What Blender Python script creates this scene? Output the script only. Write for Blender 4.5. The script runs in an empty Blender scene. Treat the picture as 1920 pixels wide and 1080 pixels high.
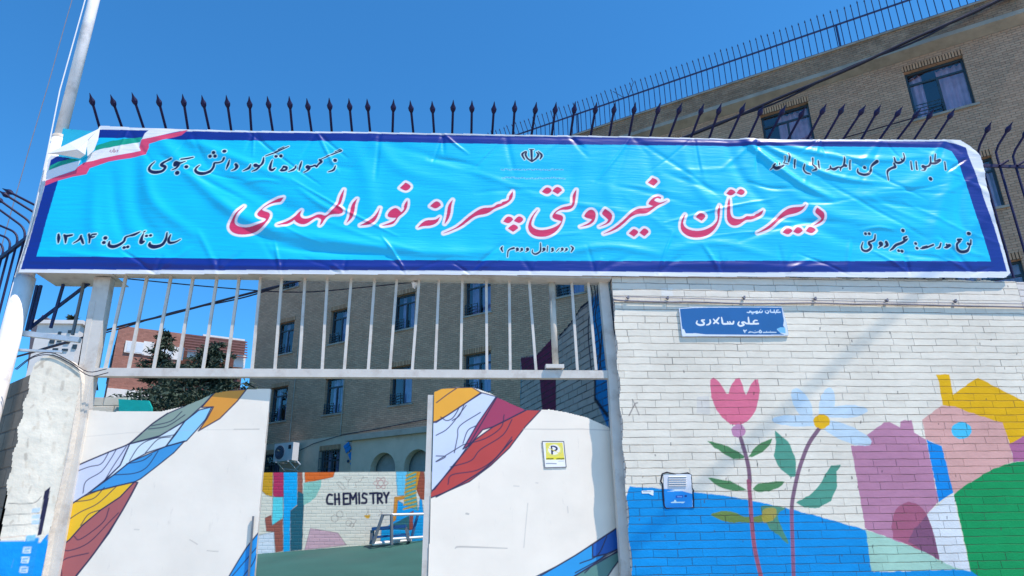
import bpy, bmesh, math, random
import numpy as np
from mathutils import Vector, Matrix

# ------------------------------------------------------------------ camera, light, sky
SC = bpy.context.scene
COL = SC.collection
F, CX, CY = 1300.0, 960.0, 540.0
_X = np.array([16740, -240, -1300.0]); _X /= np.linalg.norm(_X)
_Z = np.array([-50, 3540, -1300.0]); _Z -= _X * _Z.dot(_X); _Z /= np.linalg.norm(_Z)
_Y = np.cross(_Z, _X)
R = np.array([_X, _Y, _Z])                     # world from camera
CAM = np.array([0.0, 0.0, 1.6])
cd = bpy.data.cameras.new('camera'); cam = bpy.data.objects.new('camera', cd); COL.objects.link(cam)
cd.sensor_width = 36.0; cd.lens = 36.0 * F / 1920.0; cd.clip_start = 0.05; cd.clip_end = 2000
M4 = Matrix.Identity(4)
for i in range(3):
    for j in range(3): M4[i][j] = float(R[i, j])
    M4[i][3] = float(CAM[i])
cam.matrix_world = M4
SC.camera = cam
SUN = np.array([0.61, -0.455, 1.35]); SUN /= np.linalg.norm(SUN)
EL = math.asin(SUN[2]); AZ = math.atan2(SUN[0], SUN[1])
w = bpy.data.worlds.new('World'); SC.world = w; w.use_nodes = True
nt = w.node_tree; bg = nt.nodes['Background']
sky = nt.nodes.new('ShaderNodeTexSky'); sky.sky_type = 'NISHITA'; sky.sun_disc = False
sky.sun_elevation = EL; sky.sun_rotation = AZ; sky.altitude = 1200; sky.air_density = 1.0
sky.dust_density = 0.8; sky.ozone_density = 3.0
tint = nt.nodes.new('ShaderNodeMix'); tint.data_type = 'RGBA'; tint.blend_type = 'MULTIPLY'; tint.inputs['Factor'].default_value = 1
tint.inputs[7].default_value = (0.38, 1.1, 1.5, 1); nt.links.new(sky.outputs[0], tint.inputs[6])
nt.links.new(tint.outputs[2], bg.inputs['Color']); bg.inputs['Strength'].default_value = 0.116
ld = bpy.data.lights.new('sun', 'SUN'); ld.energy = 3.85; ld.angle = math.radians(0.5); ld.color = (1.0, 0.85, 0.725)
sun = bpy.data.objects.new('sun', ld); COL.objects.link(sun)
sun.rotation_euler = Vector(SUN).to_track_quat('Z', 'Y').to_euler()
SC.view_settings.view_transform = 'Standard'; SC.view_settings.look = 'None'
SC.view_settings.exposure = 0.52; SC.view_settings.gamma = 1.0
SC.view_settings.use_curve_mapping = False
random.seed(7); RNG = np.random.default_rng(7)

# ------------------------------------------------------------------ geometry helpers
def ray(x, y): return R @ np.array([x - CX, CY - y, -F])
def onp(x, y, p0, n):
    d = ray(x, y); p0 = np.asarray(p0, float); n = np.asarray(n, float)
    return CAM + d * (((p0 - CAM) @ n) / (d @ n))
def at(x, y, Y): return onp(x, y, (0, Y, 0), (0, 1, 0))
def unit(v): v = np.asarray(v, float); return v / np.linalg.norm(v)
def lin(c):
    c = np.asarray(c, float) / 255.0
    return np.where(c <= 0.04045, c / 12.92, ((c + 0.055) / 1.055) ** 2.4)
KL = 0.93                                      # picture value of a white sunlit sheet
def alb(c): return np.clip(lin(c) / KL, 0.004, 0.88)

class MB:
    """collects shapes, links them as one mesh object"""
    def __init__(s): s.v = []; s.f = []; s.uv = []
    def face(s, pts, uv=None):
        b = len(s.v); s.v += [tuple(map(float, p)) for p in pts]
        s.f.append(tuple(range(b, b + len(pts)))); s.uv.append(uv)
    def box(s, c, ax, ay, az, hx, hy, hz):
        c, ax, ay, az = map(lambda q: np.asarray(q, float), (c, ax, ay, az))
        P = [c + ax * hx * i + ay * hy * j + az * hz * k for k in (-1, 1) for j in (-1, 1) for i in (-1, 1)]
        b = len(s.v); s.v += [tuple(map(float, p)) for p in P]
        for q in ((0, 2, 3, 1), (4, 5, 7, 6), (0, 1, 5, 4), (2, 6, 7, 3), (0, 4, 6, 2), (1, 3, 7, 5)):
            s.f.append(tuple(b + i for i in q)); s.uv.append(None)
        return s
    def abox(s, x0, x1, y0, y1, z0, z1):
        return s.box(((x0 + x1) / 2, (y0 + y1) / 2, (z0 + z1) / 2), (1, 0, 0), (0, 1, 0), (0, 0, 1), (x1 - x0) / 2, (y1 - y0) / 2, (z1 - z0) / 2)
    def bar(s, a, b, wd, dp, up=(0, 0, 1)):
        a, b = np.asarray(a, float), np.asarray(b, float); t = unit(b - a)
        n = np.cross(t, up); n = unit(n) if np.linalg.norm(n) > 1e-6 else np.array([1.0, 0, 0])
        m = np.cross(n, t)
        return s.box((a + b) / 2, n, m, t, wd / 2, dp / 2, np.linalg.norm(b - a) / 2)
    def tube(s, pts, r, n=8, cap=True):
        pts = [np.asarray(p, float) for p in pts]
        rs = r if hasattr(r, '__len__') else [r] * len(pts)
        b0 = len(s.v); N = len(pts); up = None
        for i, p in enumerate(pts):
            t = unit(pts[min(i + 1, N - 1)] - pts[max(i - 1, 0)])
            if up is None:
                up = np.array([0, 0, 1.0]) if abs(t[2]) < .9 else np.array([0, 1.0, 0])
            a = unit(np.cross(t, up)); c = np.cross(a, t); up = c
            for k in range(n):
                an = 2 * math.pi * k / n
                s.v.append(tuple(map(float, p + rs[i] * (a * math.cos(an) + c * math.sin(an)))))
        for i in range(N - 1):
            for k in range(n):
                s.f.append((b0 + i * n + k, b0 + i * n + (k + 1) % n, b0 + (i + 1) * n + (k + 1) % n, b0 + (i + 1) * n + k)); s.uv.append(None)
        if cap:
            s.f.append(tuple(b0 + k for k in range(n))); s.uv.append(None)
            s.f.append(tuple(b0 + (N - 1) * n + k for k in reversed(range(n)))); s.uv.append(None)
        return s
    def prism(s, poly, off):
        """poly: list of 3D points, extruded by off"""
        off = np.asarray(off, float); A = [np.asarray(p, float) for p in poly]; B = [p + off for p in A]
        s.face(A); s.face(B[::-1]); n = len(A)
        for i in range(n): s.face([A[i], B[i], B[(i + 1) % n], A[(i + 1) % n]])
        return s
    def build(s, name, mat, parent=None, smooth=False, origin=None):
        me = bpy.data.meshes.new(name)
        o0 = np.array(origin if origin is not None else (0, 0, 0), float)
        if parent is None and origin is None and s.v:
            V = np.array(s.v); o0 = np.array([V[:, 0].mean(), V[:, 1].mean(), V[:, 2].min()])
        elif parent is not None:
            o0 = np.array(parent.matrix_world.translation) if parent.parent is None else np.array(parent['_o'])
        me.from_pydata([tuple(np.array(v) - o0) for v in s.v], [], s.f)
        if any(u is not None for u in s.uv):
            L = me.uv_layers.new(name='UVMap')
            for p, u in zip(me.polygons, s.uv):
                if u is not None:
                    for k, li in enumerate(p.loop_indices): L.data[li].uv = u[k]
        bm = bmesh.new(); bm.from_mesh(me)
        if not any(u is not None for u in s.uv): bmesh.ops.remove_doubles(bm, verts=bm.verts, dist=1e-5)
        bmesh.ops.recalc_face_normals(bm, faces=bm.faces); bm.to_mesh(me); bm.free()
        for p in me.polygons: p.use_smooth = smooth
        if mat is not None:
            for m in (mat if isinstance(mat, (list, tuple)) else [mat]): me.materials.append(m)
        return link(name, me, parent, o0)

def link(name, me, parent, o0):
    ob = bpy.data.objects.new(name, me); COL.objects.link(ob); ORG[ob.name] = o0
    if parent is None: ob.location = o0
    else: ob.parent = parent
    return ob
ORG = {}
def build(mb, name, mat, parent=None, smooth=False, origin=None):
    """like MB.build, but the origin of a child is that of its top-level thing"""
    if parent is not None:
        o0 = ORG[parent.name]
        s = mb; me = bpy.data.meshes.new(name)
        me.from_pydata([tuple(np.array(v) - o0) for v in s.v], [], s.f)
        if any(u is not None for u in s.uv):
            L = me.uv_layers.new(name='UVMap')
            for p, u in zip(me.polygons, s.uv):
                if u is not None:
                    for k, li in enumerate(p.loop_indices): L.data[li].uv = u[k]
        bm = bmesh.new(); bm.from_mesh(me)
        if not any(u is not None for u in s.uv): bmesh.ops.remove_doubles(bm, verts=bm.verts, dist=1e-5)
        bmesh.ops.recalc_face_normals(bm, faces=bm.faces); bm.to_mesh(me); bm.free()
        for p in me.polygons: p.use_smooth = smooth
        for m in (mat if isinstance(mat, (list, tuple)) else [mat]): me.materials.append(m)
        return link(name, me, parent, o0)
    return mb.build(name, mat, None, smooth, origin)
def thing(name, label, cat, loc, group=None):
    o = bpy.data.objects.new(name, None); COL.objects.link(o); o.location = tuple(map(float, loc))
    o.empty_display_size = 0.2; ORG[o.name] = np.array(loc, float); return tag(o, label, cat, group)
def tag(o, label, cat, group=None):
    o['label'] = label; o['category'] = cat
    if group: o['group'] = group
    return o
def kind(o, k): o['kind'] = k; return o

# ------------------------------------------------------------------ materials
def mat(name, rgb, rough=0.7, metal=0.0, var=0.12, scale=6.0, bump=0.0, bscale=40.0, spec=0.4, dirt=None, dscale=1.5, damt=0.35):
    m = bpy.data.materials.new(name); m.use_nodes = True; t = m.node_tree; N = t.nodes; b = N['Principled BSDF']
    b.inputs['Roughness'].default_value = rough; b.inputs['Metallic'].default_value = metal
    b.inputs['Specular IOR Level'].default_value = spec
    tc = N.new('ShaderNodeTexCoord'); no = N.new('ShaderNodeTexNoise'); no.inputs['Scale'].default_value = scale; no.inputs['Detail'].default_value = 6
    t.links.new(tc.outputs['Object'], no.inputs['Vector'])
    r = N.new('ShaderNodeMapRange'); r.inputs['To Min'].default_value = 1 - var; r.inputs['To Max'].default_value = 1 + var
    r.inputs['From Min'].default_value = .25; r.inputs['From Max'].default_value = .75
    t.links.new(no.outputs['Fac'], r.inputs['Value'])
    mx = N.new('ShaderNodeMix'); mx.data_type = 'RGBA'; mx.blend_type = 'MULTIPLY'; mx.inputs['Factor'].default_value = 1
    mx.inputs[6].default_value = (*rgb, 1); t.links.new(r.outputs[0], mx.inputs[7])
    out = mx.outputs[2]
    if dirt is not None:
        n2 = N.new('ShaderNodeTexNoise'); n2.inputs['Scale'].default_value = dscale; n2.inputs['Detail'].default_value = 8; n2.inputs['Roughness'].default_value = .65
        t.links.new(tc.outputs['Object'], n2.inputs['Vector'])
        r2 = N.new('ShaderNodeMapRange'); r2.inputs['From Min'].default_value = .52; r2.inputs['From Max'].default_value = .72; r2.inputs['To Max'].default_value = damt
        t.links.new(n2.outputs['Fac'], r2.inputs['Value'])
        m2 = N.new('ShaderNodeMix'); m2.data_type = 'RGBA'; m2.inputs[7].default_value = (*dirt, 1)
        t.links.new(r2.outputs[0], m2.inputs['Factor']); t.links.new(out, m2.inputs[6]); out = m2.outputs[2]
    t.links.new(out, b.inputs['Base Color'])
    if bump:
        n3 = N.new('ShaderNodeTexNoise'); n3.inputs['Scale'].default_value = bscale; n3.inputs['Detail'].default_value = 5
        t.links.new(tc.outputs['Object'], n3.inputs['Vector'])
        bp = N.new('ShaderNodeBump'); bp.inputs['Strength'].default_value = bump; bp.inputs['Distance'].default_value = .02
        t.links.new(n3.outputs['Fac'], bp.inputs['Height']); t.links.new(bp.outputs[0], b.inputs['Normal'])
    return m

def brick_mat(name, L, H, joint, col=None, mortar=(.1, .1, .1), mort_amt=.8, var=.12, bumpd=.006, rough=.8, headp=1.0, attr=False, grime=.0, stagger=.5, jit=.0, distort=.004, line_bias=0.0, patch=(.33, .62, .18)):
    """bricks laid in the UV metres of the mesh; colour from col or from the painted 'Col' attribute"""
    m = bpy.data.materials.new(name); m.use_nodes = True; t = m.node_tree; N = t.nodes; K = t.links.new; b = N['Principled BSDF']
    b.inputs['Roughness'].default_value = rough; b.inputs['Specular IOR Level'].default_value = .15
    def mth(op, a, c=None, clamp=False):
        n = N.new('ShaderNodeMath'); n.operation = op; n.use_clamp = clamp
        for i, q in enumerate((a, c)):
            if q is None: continue
            if isinstance(q, (int, float)): n.inputs[i].default_value = q
            else: K(q, n.inputs[i])
        return n.outputs[0]
    uv = N.new('ShaderNodeUVMap'); uv.uv_map = 'UVMap'
    sp = N.new('ShaderNodeSeparateXYZ'); K(uv.outputs[0], sp.inputs[0])
    ns = N.new('ShaderNodeTexNoise'); ns.inputs['Scale'].default_value = 5.0; ns.inputs['Detail'].default_value = 4; K(uv.outputs[0], ns.inputs['Vector'])
    dz = mth('MULTIPLY', mth('SUBTRACT', ns.outputs['Fac'], .5), distort * 2)
    v = mth('DIVIDE', mth('ADD', sp.outputs[1], dz), H)
    row = mth('FLOOR', v); fv = mth('FRACT', v)
    wn = N.new('ShaderNodeTexWhiteNoise'); wn.noise_dimensions = '1D'; K(row, wn.inputs['W'])
    u = mth('ADD', mth('DIVIDE', mth('ADD', sp.outputs[0], dz), L), mth('ADD', mth('MULTIPLY', row, stagger), mth('MULTIPLY', wn.outputs['Value'], jit)))
    cell = mth('FLOOR', u); fu = mth('FRACT', u)
    cv = N.new('ShaderNodeCombineXYZ'); K(cell, cv.inputs[0]); K(row, cv.inputs[1])
    w2 = N.new('ShaderNodeTexWhiteNoise'); w2.noise_dimensions = '2D'; K(cv.outputs[0], w2.inputs['Vector'])
    def edge(f, size, width):
        d = mth('MULTIPLY', mth('MINIMUM', f, mth('SUBTRACT', 1.0, f)), size)
        r = N.new('ShaderNodeMapRange'); r.interpolation_type = 'SMOOTHSTEP'
        r.inputs['From Min'].default_value = width * .25; r.inputs['From Max'].default_value = width * .75
        r.inputs['To Min'].default_value = 1; r.inputs['To Max'].default_value = 0; K(d, r.inputs['Value']); return r.outputs[0]
    eh = edge(fv, H, joint)
    # thickness of the bed joint wanders: filled with paint here, open there
    n4 = N.new('ShaderNodeTexNoise'); n4.inputs['Scale'].default_value = 5.5; n4.inputs['Detail'].default_value = 5; K(uv.outputs[0], n4.inputs['Vector'])
    op = N.new('ShaderNodeMapRange'); op.inputs['From Min'].default_value = patch[0] - line_bias; op.inputs['From Max'].default_value = patch[1] - line_bias; op.inputs['To Min'].default_value = patch[2]; K(n4.outputs['Fac'], op.inputs['Value'])
    ev = mth('MULTIPLY', edge(fu, L, joint), mth('LESS_THAN', w2.outputs['Value'], headp))
    mask = mth('MAXIMUM', eh, ev)
    dark = mth('MULTIPLY', mth('MULTIPLY', mth('MAXIMUM', mth('MULTIPLY', eh, op.outputs[0]), mth('MULTIPLY', ev, op.outputs[0])), mort_amt), 1.0, True)
    if attr:
        at_ = N.new('ShaderNodeAttribute'); at_.attribute_name = 'Col'; base = at_.outputs['Color']
    else:
        rg = N.new('ShaderNodeRGB'); rg.outputs[0].default_value = (*col, 1); base = rg.outputs[0]
    r = N.new('ShaderNodeMapRange'); r.inputs['To Min'].default_value = 1 - var; r.inputs['To Max'].default_value = 1 + var * .6; K(w2.outputs['Value'], r.inputs['Value'])
    n5 = N.new('ShaderNodeTexNoise'); n5.inputs['Scale'].default_value = 1.1; n5.inputs['Detail'].default_value = 9; n5.inputs['Roughness'].default_value = .7; K(uv.outputs[0], n5.inputs['Vector'])
    r5 = N.new('ShaderNodeMapRange'); r5.inputs['From Min'].default_value = .3; r5.inputs['From Max'].default_value = .7; r5.inputs['To Min'].default_value = 1 - grime; r5.inputs['To Max'].default_value = 1.0; K(n5.outputs['Fac'], r5.inputs['Value'])
    mx = N.new('ShaderNodeMix'); mx.data_type = 'RGBA'; mx.blend_type = 'MULTIPLY'; mx.inputs['Factor'].default_value = 1
    K(base, mx.inputs[6]); mp8 = N.new('ShaderNodeMapping'); mp8.inputs['Scale'].default_value = (7, 22, 1); K(uv.outputs[0], mp8.inputs['Vector'])   # brush marks and worn spots
    n8 = N.new('ShaderNodeTexNoise'); n8.inputs['Scale'].default_value = 1.0; n8.inputs['Detail'].default_value = 8; n8.inputs['Roughness'].default_value = .7; K(mp8.outputs[0], n8.inputs['Vector'])
    r8 = N.new('ShaderNodeMapRange'); r8.inputs['From Min'].default_value = .3; r8.inputs['From Max'].default_value = .7; r8.inputs['To Min'].default_value = .9; r8.inputs['To Max'].default_value = 1.05; K(n8.outputs['Fac'], r8.inputs['Value'])
    K(mth('MULTIPLY', mth('MULTIPLY', r.outputs[0], r8.outputs[0]), r5.outputs[0]), mx.inputs[7])
    m2 = N.new('ShaderNodeMix'); m2.data_type = 'RGBA'; K(dark, m2.inputs['Factor']); K(mx.outputs[2], m2.inputs[6]); m2.inputs[7].default_value = (*mortar, 1)
    K(m2.outputs[2], b.inputs['Base Color'])
    n6 = N.new('ShaderNodeTexNoise'); n6.inputs['Scale'].default_value = 60; n6.inputs['Detail'].default_value = 4; K(uv.outputs[0], n6.inputs['Vector'])
    hgt = mth('ADD', mth('SUBTRACT', 1.0, mask), mth('ADD', mth('MULTIPLY', n6.outputs['Fac'], .22), mth('MULTIPLY', w2.outputs['Value'], .4)))
    bp = N.new('ShaderNodeBump'); bp.inputs['Strength'].default_value = .9; bp.inputs['Distance'].default_value = bumpd
    K(hgt, bp.inputs['Height']); K(bp.outputs[0], b.inputs['Normal'])
    return m

def paint_mat(name, rough=.5, spec=.4, var=.05, bump=.1, bscale=30, scuff=.0, stretch=None):
    m = bpy.data.materials.new(name); m.use_nodes = True; t = m.node_tree; N = t.nodes; K = t.links.new; b = N['Principled BSDF']
    b.inputs['Roughness'].default_value = rough; b.inputs['Specular IOR Level'].default_value = spec
    a = N.new('ShaderNodeAttribute'); a.attribute_name = 'Col'
    uv = N.new('ShaderNodeUVMap'); uv.uv_map = 'UVMap'
    n = N.new('ShaderNodeTexNoise'); n.inputs['Scale'].default_value = 2.5; n.inputs['Detail'].default_value = 8; K(uv.outputs[0], n.inputs['Vector'])
    r = N.new('ShaderNodeMapRange'); r.inputs['From Min'].default_value = .3; r.inputs['From Max'].default_value = .7; r.inputs['To Min'].default_value = 1 - var; r.inputs['To Max'].default_value = 1 + var * .5; K(n.outputs['Fac'], r.inputs['Value'])
    mx = N.new('ShaderNodeMix'); mx.data_type = 'RGBA'; mx.blend_type = 'MULTIPLY'; mx.inputs['Factor'].default_value = 1; K(a.outputs['Color'], mx.inputs[6]); K(r.outputs[0], mx.inputs[7])
    out = mx.outputs[2]
    if scuff:
        mp = N.new('ShaderNodeMapping'); mp.inputs['Scale'].default_value = (9, 2.2, 1); K(uv.outputs[0], mp.inputs['Vector'])
        n2 = N.new('ShaderNodeTexNoise'); n2.inputs['Scale'].default_value = 1.6; n2.inputs['Detail'].default_value = 10; n2.inputs['Roughness'].default_value = .75; K(mp.outputs[0], n2.inputs['Vector'])
        r2 = N.new('ShaderNodeMapRange'); r2.inputs['From Min'].default_value = .6; r2.inputs['From Max'].default_value = .76; r2.inputs['To Max'].default_value = scuff; K(n2.outputs['Fac'], r2.inputs['Value'])
        m2 = N.new('ShaderNodeMix'); m2.data_type = 'RGBA'; K(r2.outputs[0], m2.inputs['Factor']); K(out, m2.inputs[6]); m2.inputs[7].default_value = (.3, .29, .27, 1); out = m2.outputs[2]
    K(out, b.inputs['Base Color'])
    n3 = N.new('ShaderNodeTexNoise'); n3.inputs['Scale'].default_value = bscale; n3.inputs['Detail'].default_value = 4
    if stretch:
        m3 = N.new('ShaderNodeMapping'); m3.inputs['Scale'].default_value = stretch; K(uv.outputs[0], m3.inputs['Vector']); K(m3.outputs[0], n3.inputs['Vector'])
    else: K(uv.outputs[0], n3.inputs['Vector'])
    bp = N.new('ShaderNodeBump'); bp.inputs['Strength'].default_value = bump; bp.inputs['Distance'].default_value = .01; K(n3.outputs['Fac'], bp.inputs['Height']); K(bp.outputs[0], b.inputs['Normal'])
    return m

def glass_mat(name, tint=(.82, .87, .95), refl=.16):
    m = bpy.data.materials.new(name); m.use_nodes = True; t = m.node_tree; N = t.nodes; K = t.links.new
    N.remove(N['Principled BSDF']); o = N['Material Output']
    tr = N.new('ShaderNodeBsdfTransparent'); tr.inputs[0].default_value = (*tint, 1)
    gl = N.new('ShaderNodeBsdfGlossy'); gl.inputs['Roughness'].default_value = .03
    no = N.new('ShaderNodeTexNoise'); no.inputs['Scale'].default_value = 2.0
    bp = N.new('ShaderNodeBump'); bp.inputs['Strength'].default_value = .05; K(no.outputs['Fac'], bp.inputs['Height']); K(bp.outputs[0], gl.inputs['Normal'])
    mx = N.new('ShaderNodeMixShader'); mx.inputs[0].default_value = refl
    K(tr.outputs[0], mx.inputs[1]); K(gl.outputs[0], mx.inputs[2]); K(mx.outputs[0], o.inputs['Surface'])
    return m

M = {}
M['cream_metal'] = mat('cream_metal', (.62, .60, .55), .45, 0, .08, 9, .05, 60, .5, dirt=(.22, .13, .07), dscale=5, damt=.45)
M['rust_metal'] = mat('rust_metal', (.60, .56, .48), .55, 0, .1, 9, .1, 60, .4, dirt=(.20, .085, .03), dscale=3.5, damt=.8)
M['pole_paint'] = mat('pole_paint', (.86, .85, .84), .4, 0, .08, 5, .05, 50, .5, dirt=(.2, .17, .14), dscale=4, damt=.5)
M['dark_iron'] = mat('dark_iron', (.012, .01, .06), .55, 0, .3, 20, .1, 60, .3)
M['navy_iron'] = mat('navy_iron', (.02, .035, .12), .45, 0, .3, 20, .1, 60, .5)
M['cable'] = mat('cable', (.012, .012, .03), .5, 0, .3, 20)
M['wire_grey'] = mat('wire_grey', (.20, .20, .24), .5, 0, .2, 20)
M['concrete'] = mat('concrete', (.33, .30, .25), .85, 0, .18, 3, .3, 30, .3, dirt=(.1, .095, .08), dscale=.8, damt=.8)
M['plaster'] = mat('plaster', (.70, .66, .58), .85, 0, .08, 3, .5, 14, .25, dirt=(.36, .31, .24), dscale=2.0, damt=.5)
M['cream_render'] = mat('cream_render', (.54, .43, .33), .85, 0, .1, 2, .15, 30, .25, dirt=(.2, .18, .15), dscale=.9, damt=.5)
M['win_frame'] = mat('win_frame', (.03, .055, .075), .45, 0, .2, 10)
M['curtain'] = mat('curtain', (.66, .44, .52), .9, 0, .25, 4)
M['curtain_blue'] = mat('curtain_blue', (.34, .34, .52), .9, 0, .25, 4)
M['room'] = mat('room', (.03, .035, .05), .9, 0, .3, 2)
M['pane'] = glass_mat('pane')
M['bounce_paving'] = mat('bounce_paving', (.40, .345, .275), .9, 0, .25, 12, .3, 90)  # unseen street paving, made pale and warm to bounce light onto the facade
M['paving'] = mat('paving', (.28, .27, .25), .85, 0, .15, 6, .2, 60)
M['court'] = mat('court', tuple(alb((50, 92, 84))), .75, 0, .16, .9, .12, 30, .3, dirt=(.05, .1, .09), dscale=.5, damt=.5)
M['white_vinyl'] = mat('white_vinyl', (.78, .80, .80), .4, 0, .05, 5)
M['black'] = mat('black', (.015, .013, .03), .7)
M['ac_white'] = mat('ac_white', (.60, .62, .64), .5, 0, .05, 5)
M['ac_grille'] = mat('ac_grille', (.06, .09, .14), .5)
M['teal_sheet'] = mat('teal_sheet', tuple(alb((0, 165, 160))), .5, 0, .12, 4, .2, 12)
M['goal_blue'] = mat('goal_blue', (.05, .12, .25), .45, 0, .15, 8)
M['goal_grey'] = mat('goal_grey', (.16, .18, .2), .45, 0, .15, 8)
M['bench_blue'] = mat('bench_blue', (.02, .09, .26), .4, 0, .12, 8)
M['trunk'] = mat('trunk', (.09, .065, .045), .9, 0, .25, 10, .4, 30)
M['needles'] = mat('needles', (.036, .062, .042), .75, 0, .45, 1.3)
M['scrap'] = mat('scrap', (.75, .75, .76), .5, 0, .08, 10)

# ------------------------------------------------------------------ painted sheets: designs drawn in metres of the sheet
def cr(pts, n=6, closed=False):
    P = np.asarray(pts, float); out = []; N = len(P)
    if N < 3: 
        return P
    rng = range(N) if closed else range(N - 1)
    for i in rng:
        p0 = P[(i - 1) % N] if closed or i > 0 else 2 * P[0] - P[1]
        p1 = P[i]; p2 = P[(i + 1) % N]
        p3 = P[(i + 2) % N] if closed or i + 2 < N else 2 * P[-1] - P[-2]
        for k in range(n):
            s = k / n
            out.append(.5 * ((2 * p1) + (p2 - p0) * s + (2 * p0 - 5 * p1 + 4 * p2 - p3) * s * s + (3 * p1 - p0 - 3 * p2 + p3) * s ** 3))
    if not closed: out.append(P[-1])
    return np.array(out)
def soften(poly, it=2):
    """rounds the bends of an outline, keeps its sharp tips"""
    P = np.asarray(poly, float)
    for _ in range(it):
        out = []; N = len(P)
        for i in range(N):
            a, b, c = P[i - 1], P[i], P[(i + 1) % N]
            u, v = b - a, c - b
            cs = (u @ v) / (np.linalg.norm(u) * np.linalg.norm(v) + 1e-9)
            if cs < .35: out.append(b)
            else: out += [b + (a - b) * .25, b + (c - b) * .25]
        P = np.array(out)
    return P

class Sheet:
    def __init__(s, p0, ex, ey, x0, x1, y0, y1, res, base, wob=0.0):
        s.p0 = np.asarray(p0, float); s.ex = unit(ex); s.ey = unit(ey); s.n = np.cross(s.ex, s.ey)
        s.nx = int(round((x1 - x0) / res)) + 1; s.ny = int(round((y1 - y0) / res)) + 1
        s.xs = np.linspace(x0, x1, s.nx); s.ys = np.linspace(y0, y1, s.ny); s.res = (x1 - x0) / (s.nx - 1)
        s.c = np.empty((s.ny, s.nx, 3)); s.c[:] = alb(base); s.x0, s.y0 = x0, y0
        s.ry = (y1 - y0) / (s.ny - 1)
        s.wob = wob
    def uv(s, px):
        out = []
        for q in px:
            p = onp(q[0], q[1], s.p0, s.n) - s.p0
            out.append((p @ s.ex, p @ s.ey))
        return np.array(out)
    def _win(s, lo, hi):
        i0 = max(int((lo[0] - s.x0) / s.res) - 1, 0); i1 = min(int((hi[0] - s.x0) / s.res) + 3, s.nx)
        j0 = max(int((lo[1] - s.y0) / s.ry) - 1, 0); j1 = min(int((hi[1] - s.y0) / s.ry) + 3, s.ny)
        return (i0, i1, j0, j1) if i1 > i0 and j1 > j0 else None
    def cover(s, P, w):
        i0, i1, j0, j1 = w; acc = np.zeros((j1 - j0, i1 - i0)); q = .25
        for ox in (-q, q):
            for oy in (-q, q):
                X = s.xs[i0:i1][None, :] + ox * s.res; Y = s.ys[j0:j1][:, None] + oy * s.ry
                wn = np.zeros(acc.shape, int); N = len(P)
                for k in range(N):
                    (xa, ya), (xb, yb) = P[k], P[(k + 1) % N]
                    if ya == yb: continue
                    cr_ = (xb - xa) * (Y - ya) - (X - xa) * (yb - ya)
                    wn += ((ya <= Y) & (yb > Y) & (cr_ > 0)).astype(int)
                    wn -= ((ya > Y) & (yb <= Y) & (cr_ < 0)).astype(int)
                acc += (wn != 0)
        return acc / 4
    def blend(s, w, a, col, al=1.0):
        i0, i1, j0, j1 = w; a = (a * al)[..., None]
        s.c[j0:j1, i0:i1] = s.c[j0:j1, i0:i1] * (1 - a) + alb(col) * a
    def fillm(s, P, col, al=1.0):
        P = np.asarray(P, float); w = s._win(P.min(0), P.max(0))
        if w: s.blend(w, s.cover(P, w), col, al)
    def fill(s, px, col, smooth=False, al=1.0):
        if smooth: px = cr(px, 5, True)
        if s.wob:                               # hand-painted edge
            P_ = np.asarray(px, float)[:, :2]; out = []
            for i in range(len(P_)):
                a, b = P_[i], P_[(i + 1) % len(P_)]; n = max(int(np.linalg.norm(b - a) / 7), 1)
                out += [a + (b - a) * k / n + RNG.normal(0, s.wob, 2) for k in range(n)]
            px = out
        s.fillm(s.uv(px), col, al)
    def strokem(s, P, W, col, al=1.0):
        """P: Nx2 metres, W: widths (metres)"""
        P = np.asarray(P, float); W = np.broadcast_to(np.asarray(W, float), (len(P),)); mw = W.max()
        w = s._win(P.min(0) - mw, P.max(0) + mw)
        if not w: return
        i0, i1, j0, j1 = w; X = s.xs[i0:i1][None, :]; Y = s.ys[j0:j1][:, None]
        best = np.full((j1 - j0, i1 - i0), -1e9)
        if len(P) == 1: P = np.vstack([P, P + 1e-6]); W = np.array([W[0], W[0]])
        for k in range(len(P) - 1):
            a, b = P[k], P[k + 1]; d = b - a; L2 = d @ d + 1e-12
            t = np.clip(((X - a[0]) * d[0] + (Y - a[1]) * d[1]) / L2, 0, 1)
            dist = np.hypot(X - a[0] - t * d[0], Y - a[1] - t * d[1])
            best = np.maximum(best, (W[k] + (W[k + 1] - W[k]) * t) / 2 - dist)
        s.blend(w, np.clip(.5 + best / s.res, 0, 1), col, al)
    def stroke(s, px, wpx, col, smooth=True, al=1.0, k=None):
        """px points (x,y) or (x,y,w) in photograph pixels; width in photograph pixels"""
        px = np.asarray(px, float)
        if px.shape[1] == 2: px = np.hstack([px, np.full((len(px), 1), wpx)])
        if smooth and len(px) > 2: px = cr(px, 5)
        P = s.uv(px); k = k or s.mpp(px[0]); s.strokem(P, np.maximum(px[:, 2], .2) * k, col, al)
    def mpp(s, q):
        a = s.uv([(q[0], q[1]), (q[0] + 1, q[1])]); return np.linalg.norm(a[1] - a[0])
    def ell(s, c, rx, ry, col, rot=0, al=1.0):
        a = np.linspace(0, 2 * math.pi, 28, endpoint=False); r = math.radians(rot)
        s.fill([(c[0] + rx * math.cos(t) * math.cos(r) - ry * math.sin(t) * math.sin(r), c[1] + rx * math.cos(t) * math.sin(r) + ry * math.sin(t) * math.cos(r)) for t in a], col, al=al)
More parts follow.
